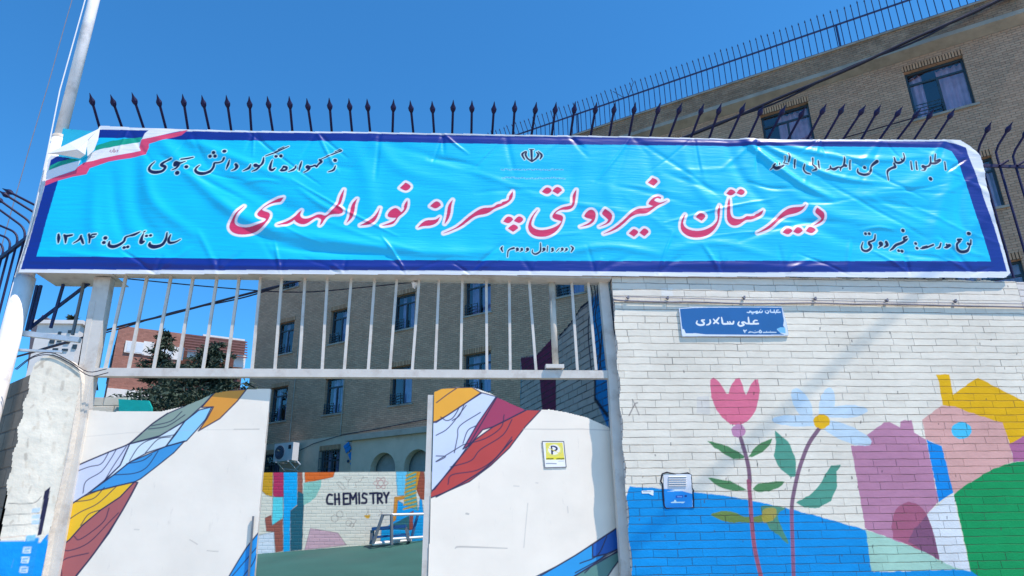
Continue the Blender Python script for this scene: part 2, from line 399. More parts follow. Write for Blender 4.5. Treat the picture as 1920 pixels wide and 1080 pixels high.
    def build(s, name, m, parent=None, keep=None, disp=None, back=0.0):
        """keep: outline (metres) outside which the sheet is cut off; disp: out-of-plane offset array"""
        X, Y = np.meshgrid(s.xs, s.ys)
        V = s.p0 + X[..., None] * s.ex + Y[..., None] * s.ey
        if disp is not None: V = V + disp[..., None] * s.n
        idx = np.arange(s.nx * s.ny).reshape(s.ny, s.nx)
        Fc = np.stack([idx[:-1, :-1], idx[:-1, 1:], idx[1:, 1:], idx[1:, :-1]], -1)
        if keep is not None:
            ins = s.cover(np.asarray(keep, float), (0, s.nx, 0, s.ny)) > .5
            ok = (ins[:-1, :-1].astype(int) + ins[:-1, 1:] + ins[1:, 1:] + ins[1:, :-1]) >= 2
            Fc = Fc[ok]
        Fc = Fc.reshape(-1, 4); used, inv = np.unique(Fc, return_inverse=True); Fc = inv.reshape(-1, 4)
        V = V.reshape(-1, 3)[used]; C = s.c.reshape(-1, 3)[used]; UVv = np.stack([X, Y], -1).reshape(-1, 2)[used]
        o0 = ORG[parent.name] if parent is not None else np.array([V[:, 0].mean(), V[:, 1].mean(), V[:, 2].min()])
        me = bpy.data.meshes.new(name); nf = len(Fc)
        me.vertices.add(len(V)); me.vertices.foreach_set('co', (V - o0).astype(np.float32).ravel())
        me.loops.add(nf * 4); me.loops.foreach_set('vertex_index', Fc.astype(np.int32).ravel())
        me.polygons.add(nf); me.polygons.foreach_set('loop_start', np.arange(0, nf * 4, 4, dtype=np.int32))
        try: me.polygons.foreach_set('loop_total', np.full(nf, 4, dtype=np.int32))
        except Exception: pass
        me.update(calc_edges=True)
        me.polygons.foreach_set('use_smooth', np.ones(nf, dtype=bool))
        ca = me.color_attributes.new('Col', 'FLOAT_COLOR', 'POINT')
        ca.data.foreach_set('color', np.hstack([C, np.ones((len(C), 1))]).astype(np.float32).ravel())
        L = me.uv_layers.new(name='UVMap'); L.data.foreach_set('uv', UVv[Fc.ravel()].astype(np.float32).ravel())
        me.materials.append(m); me.update()
        return link(name, me, parent, o0)

def zb(x0, y0, k):
    """pixels of an enlarged view of the photograph -> photograph pixels"""
    return lambda pts: [(x0 + p[0] / k, y0 + p[1] / k, *(q / k for q in p[2:])) for p in pts]

# ------------------------------------------------------------------ ground
YW = 6.12                                       # front of the street wall
YG = 6.215                                       # front of the gate
g = MB(); g.face([(-900, -900, 0), (900, -900, 0), (900, 900, 0), (-900, 900, 0)])
kind(build(g, 'street', M['bounce_paving'], origin=(0, 0, 0)), 'structure')
g = MB(); g.abox(-8, 9, 5.0, 6.1, .004, .13); kind(build(g, 'pavement', M['paving']), 'structure')
YC = 18.0                                       # painted wall across the yard
A0, B0 = at(480, 1037, YC), at(805, 1010, YC)
g = MB(); NXg, NYg = 24, 18
def court_z(x, y):
    zb_ = A0[2] + (x - A0[0]) / (B0[0] - A0[0]) * (B0[2] - A0[2]); zb_ = min(max(zb_, A0[2] - .25), B0[2] + .5)
    t = min(max((y - 6.5) / (YC - 6.5), 0), 1); return .03 + t * (zb_ - .03)
for i in range(NXg):
    for j in range(NYg):
        xs_ = [-16 + 26 * k / NXg for k in (i, i + 1)]; ys_ = [6.45 + 34 * k / NYg for k in (j, j + 1)]
        g.face([(x, y, court_z(x, y)) for x, y in ((xs_[0], ys_[0]), (xs_[1], ys_[0]), (xs_[1], ys_[1]), (xs_[0], ys_[1]))])
kind(build(g, 'courtyard_ground', M['court'], smooth=True), 'structure')

# ------------------------------------------------------------------ school building
fd = unit([-.813, .582, 0]); fo = np.array([-fd[1], fd[0], 0]); fo = -np.array([fd[1], -fd[0], 0]) if (-np.array([fd[1], -fd[0], 0]))[1] < 0 else np.array([fd[1], -fd[0], 0])
r_ = ray(620, 700); FP = CAM + r_ * 29 / r_[1]; FP = np.array([FP[0], FP[1], 0])
def fac(u, z, off=0.0): return FP + fd * u + fo * off + np.array([0, 0, z])
U0, U1 = -25.4, 5.12
school = thing('school_building', 'long three storey brown brick school building with blue framed windows behind the gate', 'school building', fac((U0 + U1) / 2, 0))
M['school_brick'] = brick_mat('school_brick', .22, .075, .014, col=(.56, .36, .24), mortar=(.17, .125, .09), mort_amt=.55, var=.13, bumpd=.012, grime=.22, line_bias=.12)
M['school_lintel'] = brick_mat('school_lintel', .075, .3, .02, col=(.54, .32, .19), mortar=(.03, .025, .02), mort_amt=1.0, var=.2, bumpd=.02, stagger=0, line_bias=.2)
cols = [(2.5, 3.55), (-.82, .25), (-4.38, -3.3), (-7.98, -6.8), (-11.8, -10.72), (-15.7, -14.5), (-19.75, -18.3), (-23.87, -22.4)]
rows = [(12.78, 14.38), (9.65, 11.13), (6.64, 8.14)]
wins = [(c, r) for r in rows for c in cols]
wins += [((2.54, 3.62), (3.6, 5.25)), ((-.86, .26), (3.6, 5.18))]
us = sorted({U0, U1} | {q for c, r in wins for q in c}); zs = sorted({0.0, 5.7, 14.78} | {q for c, r in wins for q in r})
mb = MB(); mb2 = MB()
for i in range(len(us) - 1):
    for j in range(len(zs) - 1):
        uc, zc = (us[i] + us[i + 1]) / 2, (zs[j] + zs[j + 1]) / 2
        if any(c[0] < uc < c[1] and r[0] < zc < r[1] for c, r in wins): continue
        q = [(us[i], zs[j]), (us[i + 1], zs[j]), (us[i + 1], zs[j + 1]), (us[i], zs[j + 1])]
        (mb if zc > 5.7 else mb2).face([fac(*p) for p in q], q)
# reveals of the openings
for c, r in wins:
    for (p, q) in (((c[0], r[0]), (c[1], r[0])), ((c[1], r[0]), (c[1], r[1])), ((c[1], r[1]), (c[0], r[1])), ((c[0], r[1]), (c[0], r[0]))):
        (mb if r[0] > 5 else mb2).face([fac(*p), fac(*q), fac(*q, -.25), fac(*p, -.25)], [(p[0], p[1]), (q[0], q[1]), (q[0] + .1, q[1]), (p[0] + .1, p[1])])
# right end wall and left end wall
for ue in (U0, U1):
    mb.face([fac(ue, 0), fac(ue, 14.78), fac(ue, 14.78, -13), fac(ue, 0, -13)], [(0, 0), (0, 14.78), (13, 14.78), (13, 0)])
build(mb, 'wall', M['school_brick'], school)
build(mb2, 'ground_floor_wall', M['cream_render'], school)
# cornice: sloping soffit and parapet
OV = .32
mb = MB(); ss = [(0, 14.78), (OV, 14.93), (OV, 15.06), (-.05, 15.06)]
mb.prism([fac(U0 - .12, z, o) for o, z in ss], fd * (U1 - U0 + .24)); build(mb, 'cornice', M['concrete'], school)
M['parapet'] = brick_mat('parapet', .22, .075, .014, col=(.48, .32, .21), mortar=(.08, .07, .06), mort_amt=.6, var=.15, bumpd=.012, grime=.6)
mb = MB()
q = [(U0 - .12, 15.06), (U1 + .12, 15.06), (U1 + .12, 15.66), (U0 - .12, 15.66)]
mb.face([fac(*p, OV - .02) for p in q], q); mb.face([fac(p[0], p[1], -13) for p in q], q)
for ue in (U0 - .12, U1 + .12): mb.face([fac(ue, 15.06, OV - .02), fac(ue, 15.66, OV - .02), fac(ue, 15.66, -13), fac(ue, 15.06, -13)], [(0, 15.06), (0, 15.66), (13, 15.66), (13, 15.06)])
build(mb, 'parapet', M['parapet'], school)
mb = MB(); mb.prism([fac(U0 - .16, 15.66, OV + .03), fac(U0 - .16, 15.72, OV + .03), fac(U0 - .16, 15.72, -13.1), fac(U0 - .16, 15.66, -13.1)], fd * (U1 - U0 + .32)); build(mb, 'roof', M['concrete'], school)
# windows
def window(c, r, k, has_rail=True, curtain='curtain'):
    w_, h_ = c[1] - c[0], r[1] - r[0]; ru = fd; up = np.array([0, 0, 1.0])
    def bx(m_, u0, u1, z0, z1, off, d=.025): m_.box(fac((u0 + u1) / 2, (z0 + z1) / 2, off), ru, fo, up, (u1 - u0) / 2, d, (z1 - z0) / 2)
    f = MB(); t = .06
    bx(f, c[0], c[0] + t, r[0], r[1], -.16); bx(f, c[1] - t, c[1], r[0], r[1], -.16)
    bx(f, c[0] + t, c[1] - t, r[1] - t, r[1], -.16); bx(f, c[0] + t, c[1] - t, r[0], r[0] + t, -.16)
    zt = r[1] - .25 * h_; um = c[0] + w_ * .48
    bx(f, c[0] + t, c[1] - t, zt - .03, zt + .03, -.155); bx(f, um - .03, um + .03, r[0] + t, zt - .03, -.157)
    fr = build(f, 'window', M['win_frame'], school)
    p = MB(); p.face([fac(c[0] + t, r[0] + t, -.17), fac(c[1] - t, r[0] + t, -.17), fac(c[1] - t, r[1] - t, -.17), fac(c[0] + t, r[1] - t, -.17)]); build(p, 'pane', M['pane'], fr)
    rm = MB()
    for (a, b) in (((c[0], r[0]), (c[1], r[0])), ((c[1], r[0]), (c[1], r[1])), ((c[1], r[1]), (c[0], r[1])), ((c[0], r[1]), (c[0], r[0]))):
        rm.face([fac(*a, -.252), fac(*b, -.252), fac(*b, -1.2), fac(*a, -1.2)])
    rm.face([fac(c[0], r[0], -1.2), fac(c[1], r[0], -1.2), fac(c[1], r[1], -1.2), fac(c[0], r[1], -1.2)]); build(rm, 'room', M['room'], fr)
    # pleated curtains drawn to the sides
    cu = MB()
    sp_ = [(c[0] + .02, c[0] + w_ * random.uniform(.42, .55)), (c[0] + w_ * random.uniform(.62, .72), c[1] - .1)] if k % 3 else [(c[0] + .02, c[1] - w_ * .3)]
    for (a, b) in sp_:
        n = max(int((b - a) / .035), 4); pr = None; ph = random.random() * 6
        for i in range(n + 1):
            u = a + (b - a) * i / n; o = -.42 + .05 * math.sin(i * 1.35 + ph) + .02 * math.sin(i * .6)
            cur = (fac(u, r[0] - .05, o), fac(u, r[1] + .02, o))
            if pr: cu.face([pr[0], cur[0], cur[1], pr[1]])
            pr = cur
    build(cu, 'curtain', M[curtain], fr, smooth=True)
    if has_rail:
        ra = MB(); a, b = um, c[1]
        for i in range(4): bx(ra, a + .004, b - .002, r[0] + .08 + i * .11, r[0] + .1 + i * .11, .01, .01)
        for u in (a + .03, (a + b) / 2, b - .03): bx(ra, u - .012, u + .012, r[0] + .04, r[0] + .45, -.015, .012)
        build(ra, 'guard_rail', M['win_frame'], fr)
    li = MB(); z0, z1 = r[1] + .003, r[1] + .2
    li.box(fac((c[0] + c[1]) / 2, (z0 + z1) / 2, .0), ru, fo, up, w_ / 2 + .03, .012, (z1 - z0) / 2)
    li.uv = [None] * len(li.f); q = [(c[0] - .03, z0), (c[1] + .03, z0), (c[1] + .03, z1), (c[0] - .03, z1)]
    li = MB(); li.face([fac(*p_, .014) for p_ in q], [(p_[0], p_[1] - z0) for p_ in q]); li.face([fac(q[0][0], z0, .014), fac(q[1][0], z0, .014), fac(q[1][0], z0, -.05), fac(q[0][0], z0, -.05)], [(0, 0), (1, 0), (1, .05), (0, .05)])
    build(li, 'lintel', M['school_lintel'], fr)
    si = MB(); bx(si, c[0] - .08, c[1] + .08, r[0] - .07, r[0] - .004, .0, .05); build(si, 'sill', M['concrete'], fr)
for k, (c, r) in enumerate(wins): window(c, r, k, r[0] > 5, 'curtain' if c[0] < -14 else 'curtain_blue')
# iron grilles over the ground-floor windows
for c, r in wins[-2:]:
    gm = MB()
    for i in range(9): gm.bar(fac(c[0] + (c[1] - c[0]) * i / 8, r[0], .03), fac(c[0] + (c[1] - c[0]) * i / 8, r[1], .03), .02, .02)
    for z in (r[0] + .4, r[0] + .85, r[1] - .3): gm.bar(fac(c[0], z, .04), fac(c[1], z, .04), .02, .02)
    build(gm, 'window_grille', M['win_frame'], school)
# arched porch on the ground floor
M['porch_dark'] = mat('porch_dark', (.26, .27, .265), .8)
pu0, pu1, po = -6.6, -1.95, .5
ar = MB(); za, zb2 = 3.0, 5.35
def arch_poly(u0, u1, zsp, n=14):
    rr = (u1 - u0) / 2; return [((u0 + u1) / 2 + rr * math.cos(math.pi * k / n), zsp + rr * math.sin(math.pi * k / n)) for k in range(n + 1)]
arches = [(-4.15, -2.95), (-5.75, -4.55)]
prof = []
uu = pu1
edges = []
for (u0, u1) in arches:
    edges.append((u0, u1))
for off in (po, po - .3):
    # piers
    for (a, b) in ((pu1, -2.95), (-4.15, -4.55), (-5.75, pu0)):
        ar.face([fac(a, 0, off), fac(b, 0, off), fac(b, 4.55, off), fac(a, 4.55, off)])
    for (u0, u1) in arches:
        P = arch_poly(u0, u1, 4.55 - .35, 14)
        for k in range(14):
            a, b = P[k], P[k + 1]
            ar.face([fac(a[0], a[1], off), fac(b[0], b[1], off), fac(b[0], 4.95, off), fac(a[0], 4.95, off)])
        for (a, b) in ((u1, u1), (u0, u0)): pass
    for (a, b) in ((pu1, -2.95), (-4.15, -4.55), (-5.75, pu0)):
        ar.face([fac(a, 4.55, off), fac(b, 4.55, off), fac(b, 4.95, off), fac(a, 4.95, off)])
    ar.face([fac(pu1, 4.95, off), fac(pu0, 4.95, off), fac(pu0, zb2, off), fac(pu1, zb2, off)])
for (u0, u1) in arches:
    P = [(u1, 0)] + arch_poly(u0, u1, 4.55 - .35, 14) + [(u0, 0)]
    for k in range(len(P) - 1): ar.face([fac(*P[k], po), fac(*P[k + 1], po), fac(*P[k + 1], po - .3), fac(*P[k], po - .3)])
ar.face([fac(pu1, 0, po), fac(pu1, zb2, po), fac(pu1, zb2, 0.002), fac(pu1, 0, 0.002)]); ar.face([fac(pu0, 0, po), fac(pu0, zb2, po), fac(pu0, zb2, 0.002), fac(pu0, 0, 0.002)])
porch = build(ar, 'porch', M['cream_render'], school)
mb = MB(); mb.box(fac((pu0 + pu1) / 2, 5.45, .33), fd, fo, (0, 0, 1), (pu1 - pu0) / 2 + .25, .33, .1); build(mb, 'porch_roof', M['concrete'], porch)
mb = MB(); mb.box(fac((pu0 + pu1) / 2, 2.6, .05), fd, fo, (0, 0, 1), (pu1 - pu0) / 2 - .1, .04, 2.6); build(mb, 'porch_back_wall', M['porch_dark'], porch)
M['maroon'] = mat('maroon', (.13, .012, .03), .6)
mb = MB(); mb.box(fac(-4.3, 3.5, .14), fd, fo, (0, 0, 1), 1.3, .03, .32); build(mb, 'porch_board', M['maroon'], porch)
# string of thin cable along the top of the ground floor
mb = MB(); mb.tube([fac(2.2, 5.05, .06), fac(.6, 5.5, .06), fac(-1.0, 5.72, .06), fac(-3.0, 5.8, .06), fac(-5.5, 5.95, .06)], .014, 5); build(mb, 'facade_cable', M['cable'], school)
mb = MB()
for u in (2.05, -.85): mb.tube([fac(u, 5.7, .05), fac(u, 14.7, .05)], .022, 6)
build(mb, 'downpipe', M['concrete'], school)

# outdoor unit on the facade
ac = thing('air_conditioner', 'white outdoor air conditioning unit on the school ground floor wall', 'air conditioner', fac(1.95, 4.75, .4))
mb = MB(); mb.box(fac(1.75, 5.2, .42), fd, fo, (0, 0, 1), .55, .16, .36); build(mb, 'casing', M['ac_white'], ac)
mb = MB(); c_ = fac(1.95, 5.2, .59)
for rr in (.27, .21, .15, .09): mb.tube([c_ + fd * rr * math.cos(a) + np.array([0, 0, rr * math.sin(a)]) for a in np.linspace(0, 2 * math.pi, 22)], .012, 5)
mb.tube([c_ - fo * .006, c_ - fo * .001], .26, 24); build(mb, 'fan_grille', M['ac_grille'], ac)
mb = MB(); mb.box(fac(1.38, 5.38, .585), fd, fo, (0, 0, 1), .08, .006, .08); build(mb, 'badge', M['black'], ac)
mb = MB()
for u in (1.4, 2.1): mb.bar(fac(u, 4.81, .02), fac(u, 4.81, .62), .04, .04); mb.bar(fac(u, 4.45, .02), fac(u, 4.78, .5), .03, .03)
mb.tube([fac(1.3, 4.9, .3), fac(1.1, 4.7, .2), fac(1.5, 4.5, .1), fac(1.9, 4.55, .1), fac(2.2, 4.6, .06)], .03, 6); build(mb, 'bracket', M['ac_white'], ac)
# painted satellite on the facade
M['sat'] = mat('sat', tuple(alb((20, 120, 190))), .6); M['sat2'] = mat('sat2', (.02, .05, .11), .6)
sat = thing('satellite_panel', 'blue satellite shaped cut-out panel on the school wall left of the porch', 'wall decoration', fac(-1.4, 4.3, .03))
ax_ = unit(-fd * .5 - np.array([0, 0, 1]) * .85); ay_ = unit(np.cross(fo, ax_)); c_ = fac(-1.48, 4.86, .04)
mb = MB(); mb.box(c_, ax_, ay_, fo, .13, .085, .012); build(mb, 'body', M['sat'], sat)
for s_ in (-1, 1):
    mb = MB()
    for i in (-1, 1): mb.box(c_ + ax_ * s_ * (.40) + ax_ * i * .09, ax_, ay_, fo, .08, .15, .012)
    mb.bar(c_ + ax_ * s_ * .17, c_ + ax_ * s_ * .22, .03, .02); build(mb, 'solar_wing', M['sat'], sat)
mb = MB(); mb.bar(c_ + ay_ * .12, c_ + ay_ * .24 - ax_ * .05, .02, .02); mb.tube([c_ + ay_ * .24 - ax_ * .05 - fo * .01, c_ + ay_ * .24 - ax_ * .05 + fo * .01], .06, 10)
mb.tube([c_ - ay_ * .2 + ax_ * .1 - fo * .01, c_ - ay_ * .2 + ax_ * .1 + fo * .01], .06, 10); build(mb, 'antenna', M['sat2'], sat)

# roof railing with spear tops
rl = thing('roof_railing', 'thin dark spiked railing along the school roof edge', 'railing', fac(-15, 15.72, .25))
mb = MB(); mb.bar(fac(U0, 16.62, .22), fac(-4.0, 16.62, .22), .035, .05); mb.bar(fac(U0, 15.8, .22), fac(-4.0, 15.8, .22), .03, .03); build(mb, 'rail', M['navy_iron'], rl)
def picket_mesh(lean):
    p = MB(); b = np.array([0, 0, 15.72]); t = np.array([0, 0, 16.62])
    dv = fo * .42 * lean + np.array([0, 0, .36])
    p.tube([b, t, t + dv * .82], .0145, 5); e = t + dv * .82
    p.tube([e, e + dv * .07, e + dv * .22], [.008, .026, .003], 5); return p
UB = -25.25; n_bar = 98; step = .19
protos = []
for lean in (.62, .75):
    q = picket_mesh(lean); me = bpy.data.meshes.new('picket'); me.from_pydata([tuple(v) for v in q.v], [], q.f); me.materials.append(M['navy_iron']); protos.append(me)
for i in range(n_bar):
    o = bpy.data.objects.new('picket', protos[1 if random.random() < .12 else 0]); COL.objects.link(o); o.parent = rl
    p = fac(UB + i * step + random.uniform(-.008, .008), 0, .22); o.location = tuple(p - ORG[rl.name])
    o.rotation_euler = (0, 0, random.uniform(-.06, .06))
for u in (-20.95, -12.0): mb = MB(); mb.bar(fac(u, 15.72, .2), fac(u, 16.6, .2), .045, .045); build(mb, 'post', M['navy_iron'], rl)
# broken spikes
mb = MB(); mb.tube([fac(-13.9, 16.6, .22), fac(-13.5, 17.0, .3)], .012, 5); mb.tube([fac(-14.0, 16.6, .22), fac(-14.3, 17.05, .32), fac(-14.25, 17.25, .34)], .012, 5); build(mb, 'bent_bar', M['navy_iron'], rl)

# cable bundle strung across in front of the school
def onfac(x, y, off): return onp(x, y, fac(0, 0, off), fo)
cb = []
for (x, y, o) in ((1930, -22, .4), (1870, 1, .45), (1740, 62, .7), (1600, 124, 1.0), (1450, 190, 1.3), (1300, 250, 1.6), (1100, 330, 2.2), (850, 420, 3.0), (640, 500, 3.6), (480, 548, 4.0), (330, 585, 4.6), (200, 620, 5.2), (60, 660, 6.0), (-200, 735, 7.0)): cb.append(onfac(x, y, o))
cb = cr(cb, 8); wb = np.array([[0, 0, .05 * math.sin(i * .45)] for i in range(len(cb))])
ca = thing('cable_bundle', 'thick black twisted cable bundle strung across in front of the school', 'cable', cb[0])
mb = MB(); mb.tube(cb + wb * .6, .045, 6); build(mb, 'cable', M['cable'], ca, smooth=True)
mb = MB(); mb.tube(cb - wb * 1.1 - np.array([0, 0, .03]), .028, 6); build(mb, 'cable', M['cable'], ca, smooth=True)
mb = MB(); mb.tube([onfac(1585, 258, .3), onfac(1710, 222, .3)], .02, 5); tag(build(mb, 'facade_wire', M['cable']), 'short black wire on the school wall running up to the upper window sill', 'wire')

# ------------------------------------------------------------------ yard walls
sd = unit([-.245, .969, 0]); sn = np.array([-sd[1], sd[0], 0])       # side wall of the yard, face to the left
SP = np.array([1.50, 6.5, 0])
M['yard_brick'] = brick_mat('yard_brick', .24, .075, .012, mortar=(.05, .05, .055), mort_amt=.85, var=.08, bumpd=.008, attr=True, grime=.15, headp=.8)
sh = Sheet(SP, sd, (0, 0, 1), 0.0, 9.5, 0, 4.6, .02, (172, 165, 158))
S = zb(960, 520, 3.857)
ks = sh.uv(S([(1003, -60), (620, 60), (560, 165), (490, 225), (430, 320), (345, 420), (280, 450), (180, 560), (62, 580), (62, 1300), (1100, 1300)]))
sh.fill(S([(62, 580), (150, 570), (180, 555), (285, 440), (318, 600), (318, 1000), (222, 1000), (200, 735), (70, 670)]), (105, 38, 70))
sh.fill(S([(560, 165), (640, 100), (690, 700), (700, 1080), (690, 1080), (600, 880), (600, 720), (620, 640)]), (20, 120, 185))
sh.fill(S([(40, 740), (70, 740), (60, 1000), (20, 1000)]), (90, 140, 155))
for l in ([(560, 165), (490, 225), (430, 320), (345, 420)], [(600, 880), (690, 1000)], [(600, 720), (600, 880)]): sh.stroke(S(l), 3.5, (30, 35, 50), smooth=False)
ys = thing('yard_side_wall', 'shaded brick yard wall behind the gate with purple and blue painted shapes', 'wall', SP)
ks = np.array([(max(a, 0.0), max(b, 0)) for a, b in ks]); sh.build('painted_face', M['yard_brick'], ys, keep=ks)
mb = MB()
top = [(max(a, 0.0), b) for a, b in ks if b > .4]
o_ = -sn * .004
poly = [SP + sd * a + np.array([0, 0, b - .01]) for a, b in top] + [SP + sd * max(a for a, b in top), SP + sd * 0.01]
mb.prism([p + o_ for p in poly], -sn * .22); build(mb, 'wall_body', M['cream_render'], ys)
# low continuation behind the right leaf
# painted wall across the yard
wx0 = at(430, 950, YC)[0]; wx1 = at(900, 950, YC)[0]; zt = at(640, 885, YC)[2]
ch = Sheet((0, YC, 0), (1, 0, 0), (0, 0, 1), wx0, wx1, .2, zt, .014, (255, 226, 204), wob=.35)
Z = zb(470, 870, 5.143)
for poly, c in (
    ([(110, 70), (215, 70), (210, 315), (150, 300), (90, 240)], (215, 160, 40)), ([(218, 70), (318, 70), (318, 318), (215, 315)], (190, 55, 95)),
    ([(318, 70), (450, 70), (450, 390), (385, 450), (380, 840), (315, 848)], (20, 175, 232)), ([(455, 70), (500, 70), (500, 285), (455, 262)], (160, 100, 85)),
    ([(520, 70), (812, 70), (795, 125), (680, 150), (525, 180)], (235, 110, 45)), ([(215, 320), (312, 320), (312, 520), (205, 590)], (100, 220, 225)),
    ([(455, 265), (515, 290), (495, 830), (385, 838), (385, 455), (450, 400)], (40, 100, 115)), ([(140, 520), (200, 490), (205, 595), (310, 525), (310, 842), (240, 850), (225, 655), (150, 650)], (165, 95, 80)),
    ([(60, 690), (225, 655), (235, 858), (40, 890)], (222, 230, 245)), ([(575, 620), (840, 665), (925, 782), (520, 830)], (215, 175, 180)),
    ([(1400, 70), (1510, 70), (1480, 300), (1415, 305)], (110, 205, 240)), ([(1400, 540), (1420, 350), (1480, 390), (1615, 450), (1640, 280), (1650, 340), (1705, 745), (1250, 755), (1260, 640)], (20, 165, 225)),
    ([(1385, 320), (1480, 305), (1480, 340), (1420, 350), (1400, 540), (1370, 560)], (225, 150, 60)), ([(1510, 70), (1620, 70), (1590, 260), (1615, 450), (1480, 390)], (85, 170, 165)),
    ([(1600, 70), (1645, 70), (1635, 250), (1590, 250)], (230, 150, 50)), ([(1640, 70), (1675, 70), (1692, 345), (1640, 340), (1600, 250)], (165, 85, 65)),
    ([(1370, 580), (1530, 500), (1530, 640), (1330, 620)], (50, 110, 115)), ([(1530, 470), (1570, 450), (1565, 630), (1530, 640)], (160, 85, 70))):
    ch.fill(Z(poly), c); P_ = Z(poly + poly[:1]); ch.stroke(P_, .9, (70, 60, 70), smooth=False, al=.6)
ch.fill(Z([(510, 185), (680, 155), (675, 220), (630, 320), (575, 365), (510, 395)]), (150, 205, 185))
for i in range(9):
    a = 95 + i * 40; ch.stroke(Z([(1500 - i * 3, a + 20), (1600 - i * 1, a - 20 + (8 if i > 5 else 0))]), 3.2, (215, 165, 50), smooth=False)
for l in ([(785, 300), (755, 295), (736, 335), (742, 380), (790, 386)], [(812, 290), (815, 390)], [(850, 288), (855, 388)], [(812, 340), (855, 338)], [(895, 285), (898, 388)], [(895, 287), (940, 284)], [(896, 335), (932, 333)], [(898, 388), (942, 386)],
          [(960, 385), (958, 285)], [(958, 285), (986, 340)], [(986, 340), (1015, 282)], [(1015, 282), (1020, 382)], [(1045, 282), (1048, 380)], [(1120, 292), (1088, 284), (1080, 318), (1114, 340), (1110, 374), (1072, 376)],
          [(1150, 285), (1212, 280)], [(1181, 283), (1183, 378)], [(1226, 378), (1224, 282)], [(1224, 282), (1262, 288), (1260, 322), (1226, 330)], [(1236, 330), (1270, 376)], [(1285, 278), (1308, 322)], [(1308, 322), (1332, 276)], [(1308, 322), (1308, 372)]):
    ch.stroke(Z(l), 4.1, (32, 36, 66), smooth=len(l) > 2)
def hexa(c, r): return [(c[0] + r * math.cos(math.pi / 3 * k + .5), c[1] + r * math.sin(math.pi / 3 * k + .5)) for k in range(7)]
thin = [hexa((810, 525), 36), hexa((860, 485), 34), hexa((945, 570), 30), hexa((975, 590), 22), [(830, 180), (860, 170), (915, 235), (890, 250), (830, 185)], [(905, 125), (975, 125), (940, 170), (940, 210)], [(905, 125), (940, 170)],
        [(1000, 180), (1060, 170), (1080, 130), (1130, 130)], [(1010, 190), (1020, 225), (1000, 225)], [(930, 520), (1020, 540), (980, 610)], [(1120, 430), (1130, 470), (1095, 510), (1150, 515), (1135, 470), (1140, 430)], [(1240, 450), (1270, 470), (1230, 500)]]
for l in thin: ch.stroke(Z(l), 1.0, (150, 130, 120), smooth=False, al=.7)
for rot in (0, 60, 120):
    a = np.linspace(0, 2 * math.pi, 24); rr = math.radians(rot); ch.stroke(Z([(1255 + 70 * math.cos(t) * math.cos(rr) - 26 * math.sin(t) * math.sin(rr), 185 + 60 * math.cos(t) * math.sin(rr) + 26 * math.sin(t) * math.cos(rr)) for t in a]), 1.0, (190, 110, 110), smooth=False, al=.8)
ch.fill(Z([(1090, 495), (1155, 490), (1140, 525), (1115, 525)]), (235, 175, 60))
M['chem_brick'] = brick_mat('chem_brick', .24, .08, .012, mortar=(.35, .3, .22), mort_amt=.12, var=.04, bumpd=.004, attr=True, grime=.05)
cw = thing('mural_wall', 'cream yard wall painted with the word CHEMISTRY and bright blocks', 'wall', ((wx0 + wx1) / 2, YC, .2))
ch.build('painted_face', M['chem_brick'], cw)
mb = MB(); mb.abox(wx0, wx1, YC + .004, YC + .25, 0, zt); build(mb, 'wall_body', M['cream_render'], cw)
# small goal frame and bench in front of it
def yd(zx, zy, Y): q = Z([(zx, zy)])[0]; return at(q[0], q[1], Y)
Yg = YC - .9
gl = thing('goal_frame', 'small steel goal frame of grey tubes beside the CHEMISTRY wall', 'goal', yd(1360, 775, Yg))
mb = MB(); a, b, c_, d_ = yd(1180, 770, Yg), yd(1275, 490, Yg), yd(1358, 490, Yg), yd(1358, 778, Yg); mb.tube([a, b, c_, d_], .04, 7); build(mb, 'front_frame', M['goal_grey'], gl)
mb = MB(); e, f_, h_ = yd(1545, 735, YC - .25), yd(1615, 480, YC - .25), yd(1700, 745, YC - .25); mb.tube([e, f_, yd(1680, 480, YC - .25), h_], .035, 7); build(mb, 'rear_frame', M['goal_blue'], gl)
mb = MB(); mb.tube([c_, yd(1680, 482, YC - .25)], .03, 7); mb.tube([a, yd(1545, 735, YC - .25)], .04, 7); mb.tube([d_ + np.array([0, 0, .12]), h_ + np.array([0, 0, .1])], .03, 7); build(mb, 'cross_bar', M['pole_paint'], gl)
be = thing('bench', 'blue metal bench standing against the CHEMISTRY wall beside the goal', 'bench', yd(1340, 765, YC - .5))
p1, p2 = yd(1175, 628, YC - .5), yd(1500, 600, YC - .5); b1, b2 = yd(1165, 775, YC - .5), yd(1530, 745, YC - .5)
mb = MB(); mb.box((p1 + p2) / 2, unit(p2 - p1), (0, 1, 0), np.cross(unit(p2 - p1), (0, 1, 0)), np.linalg.norm(p2 - p1) / 2, .2, .035); build(mb, 'seat', M['bench_blue'], be)
for (t_, u_) in ((p1, b1), (p2, b2)):
    mb = MB(); mb.bar(t_ + np.array([0, -.15, -.03]), u_ + np.array([0, -.15, 0]), .06, .06); mb.bar(t_ + np.array([0, .15, -.03]), u_ + np.array([0, .15, 0]), .06, .06); mb.bar(u_ + np.array([0, -.2, .03]), u_ + np.array([0, .2, .03]), .06, .05); build(mb, 'leg', M['goal_grey'], be)
mb = MB(); mb.bar(b1 + np.array([0, -.15, .15]), b2 + np.array([0, -.15, .15]), .05, .05); build(mb, 'stretcher', M['bench_blue'], be)

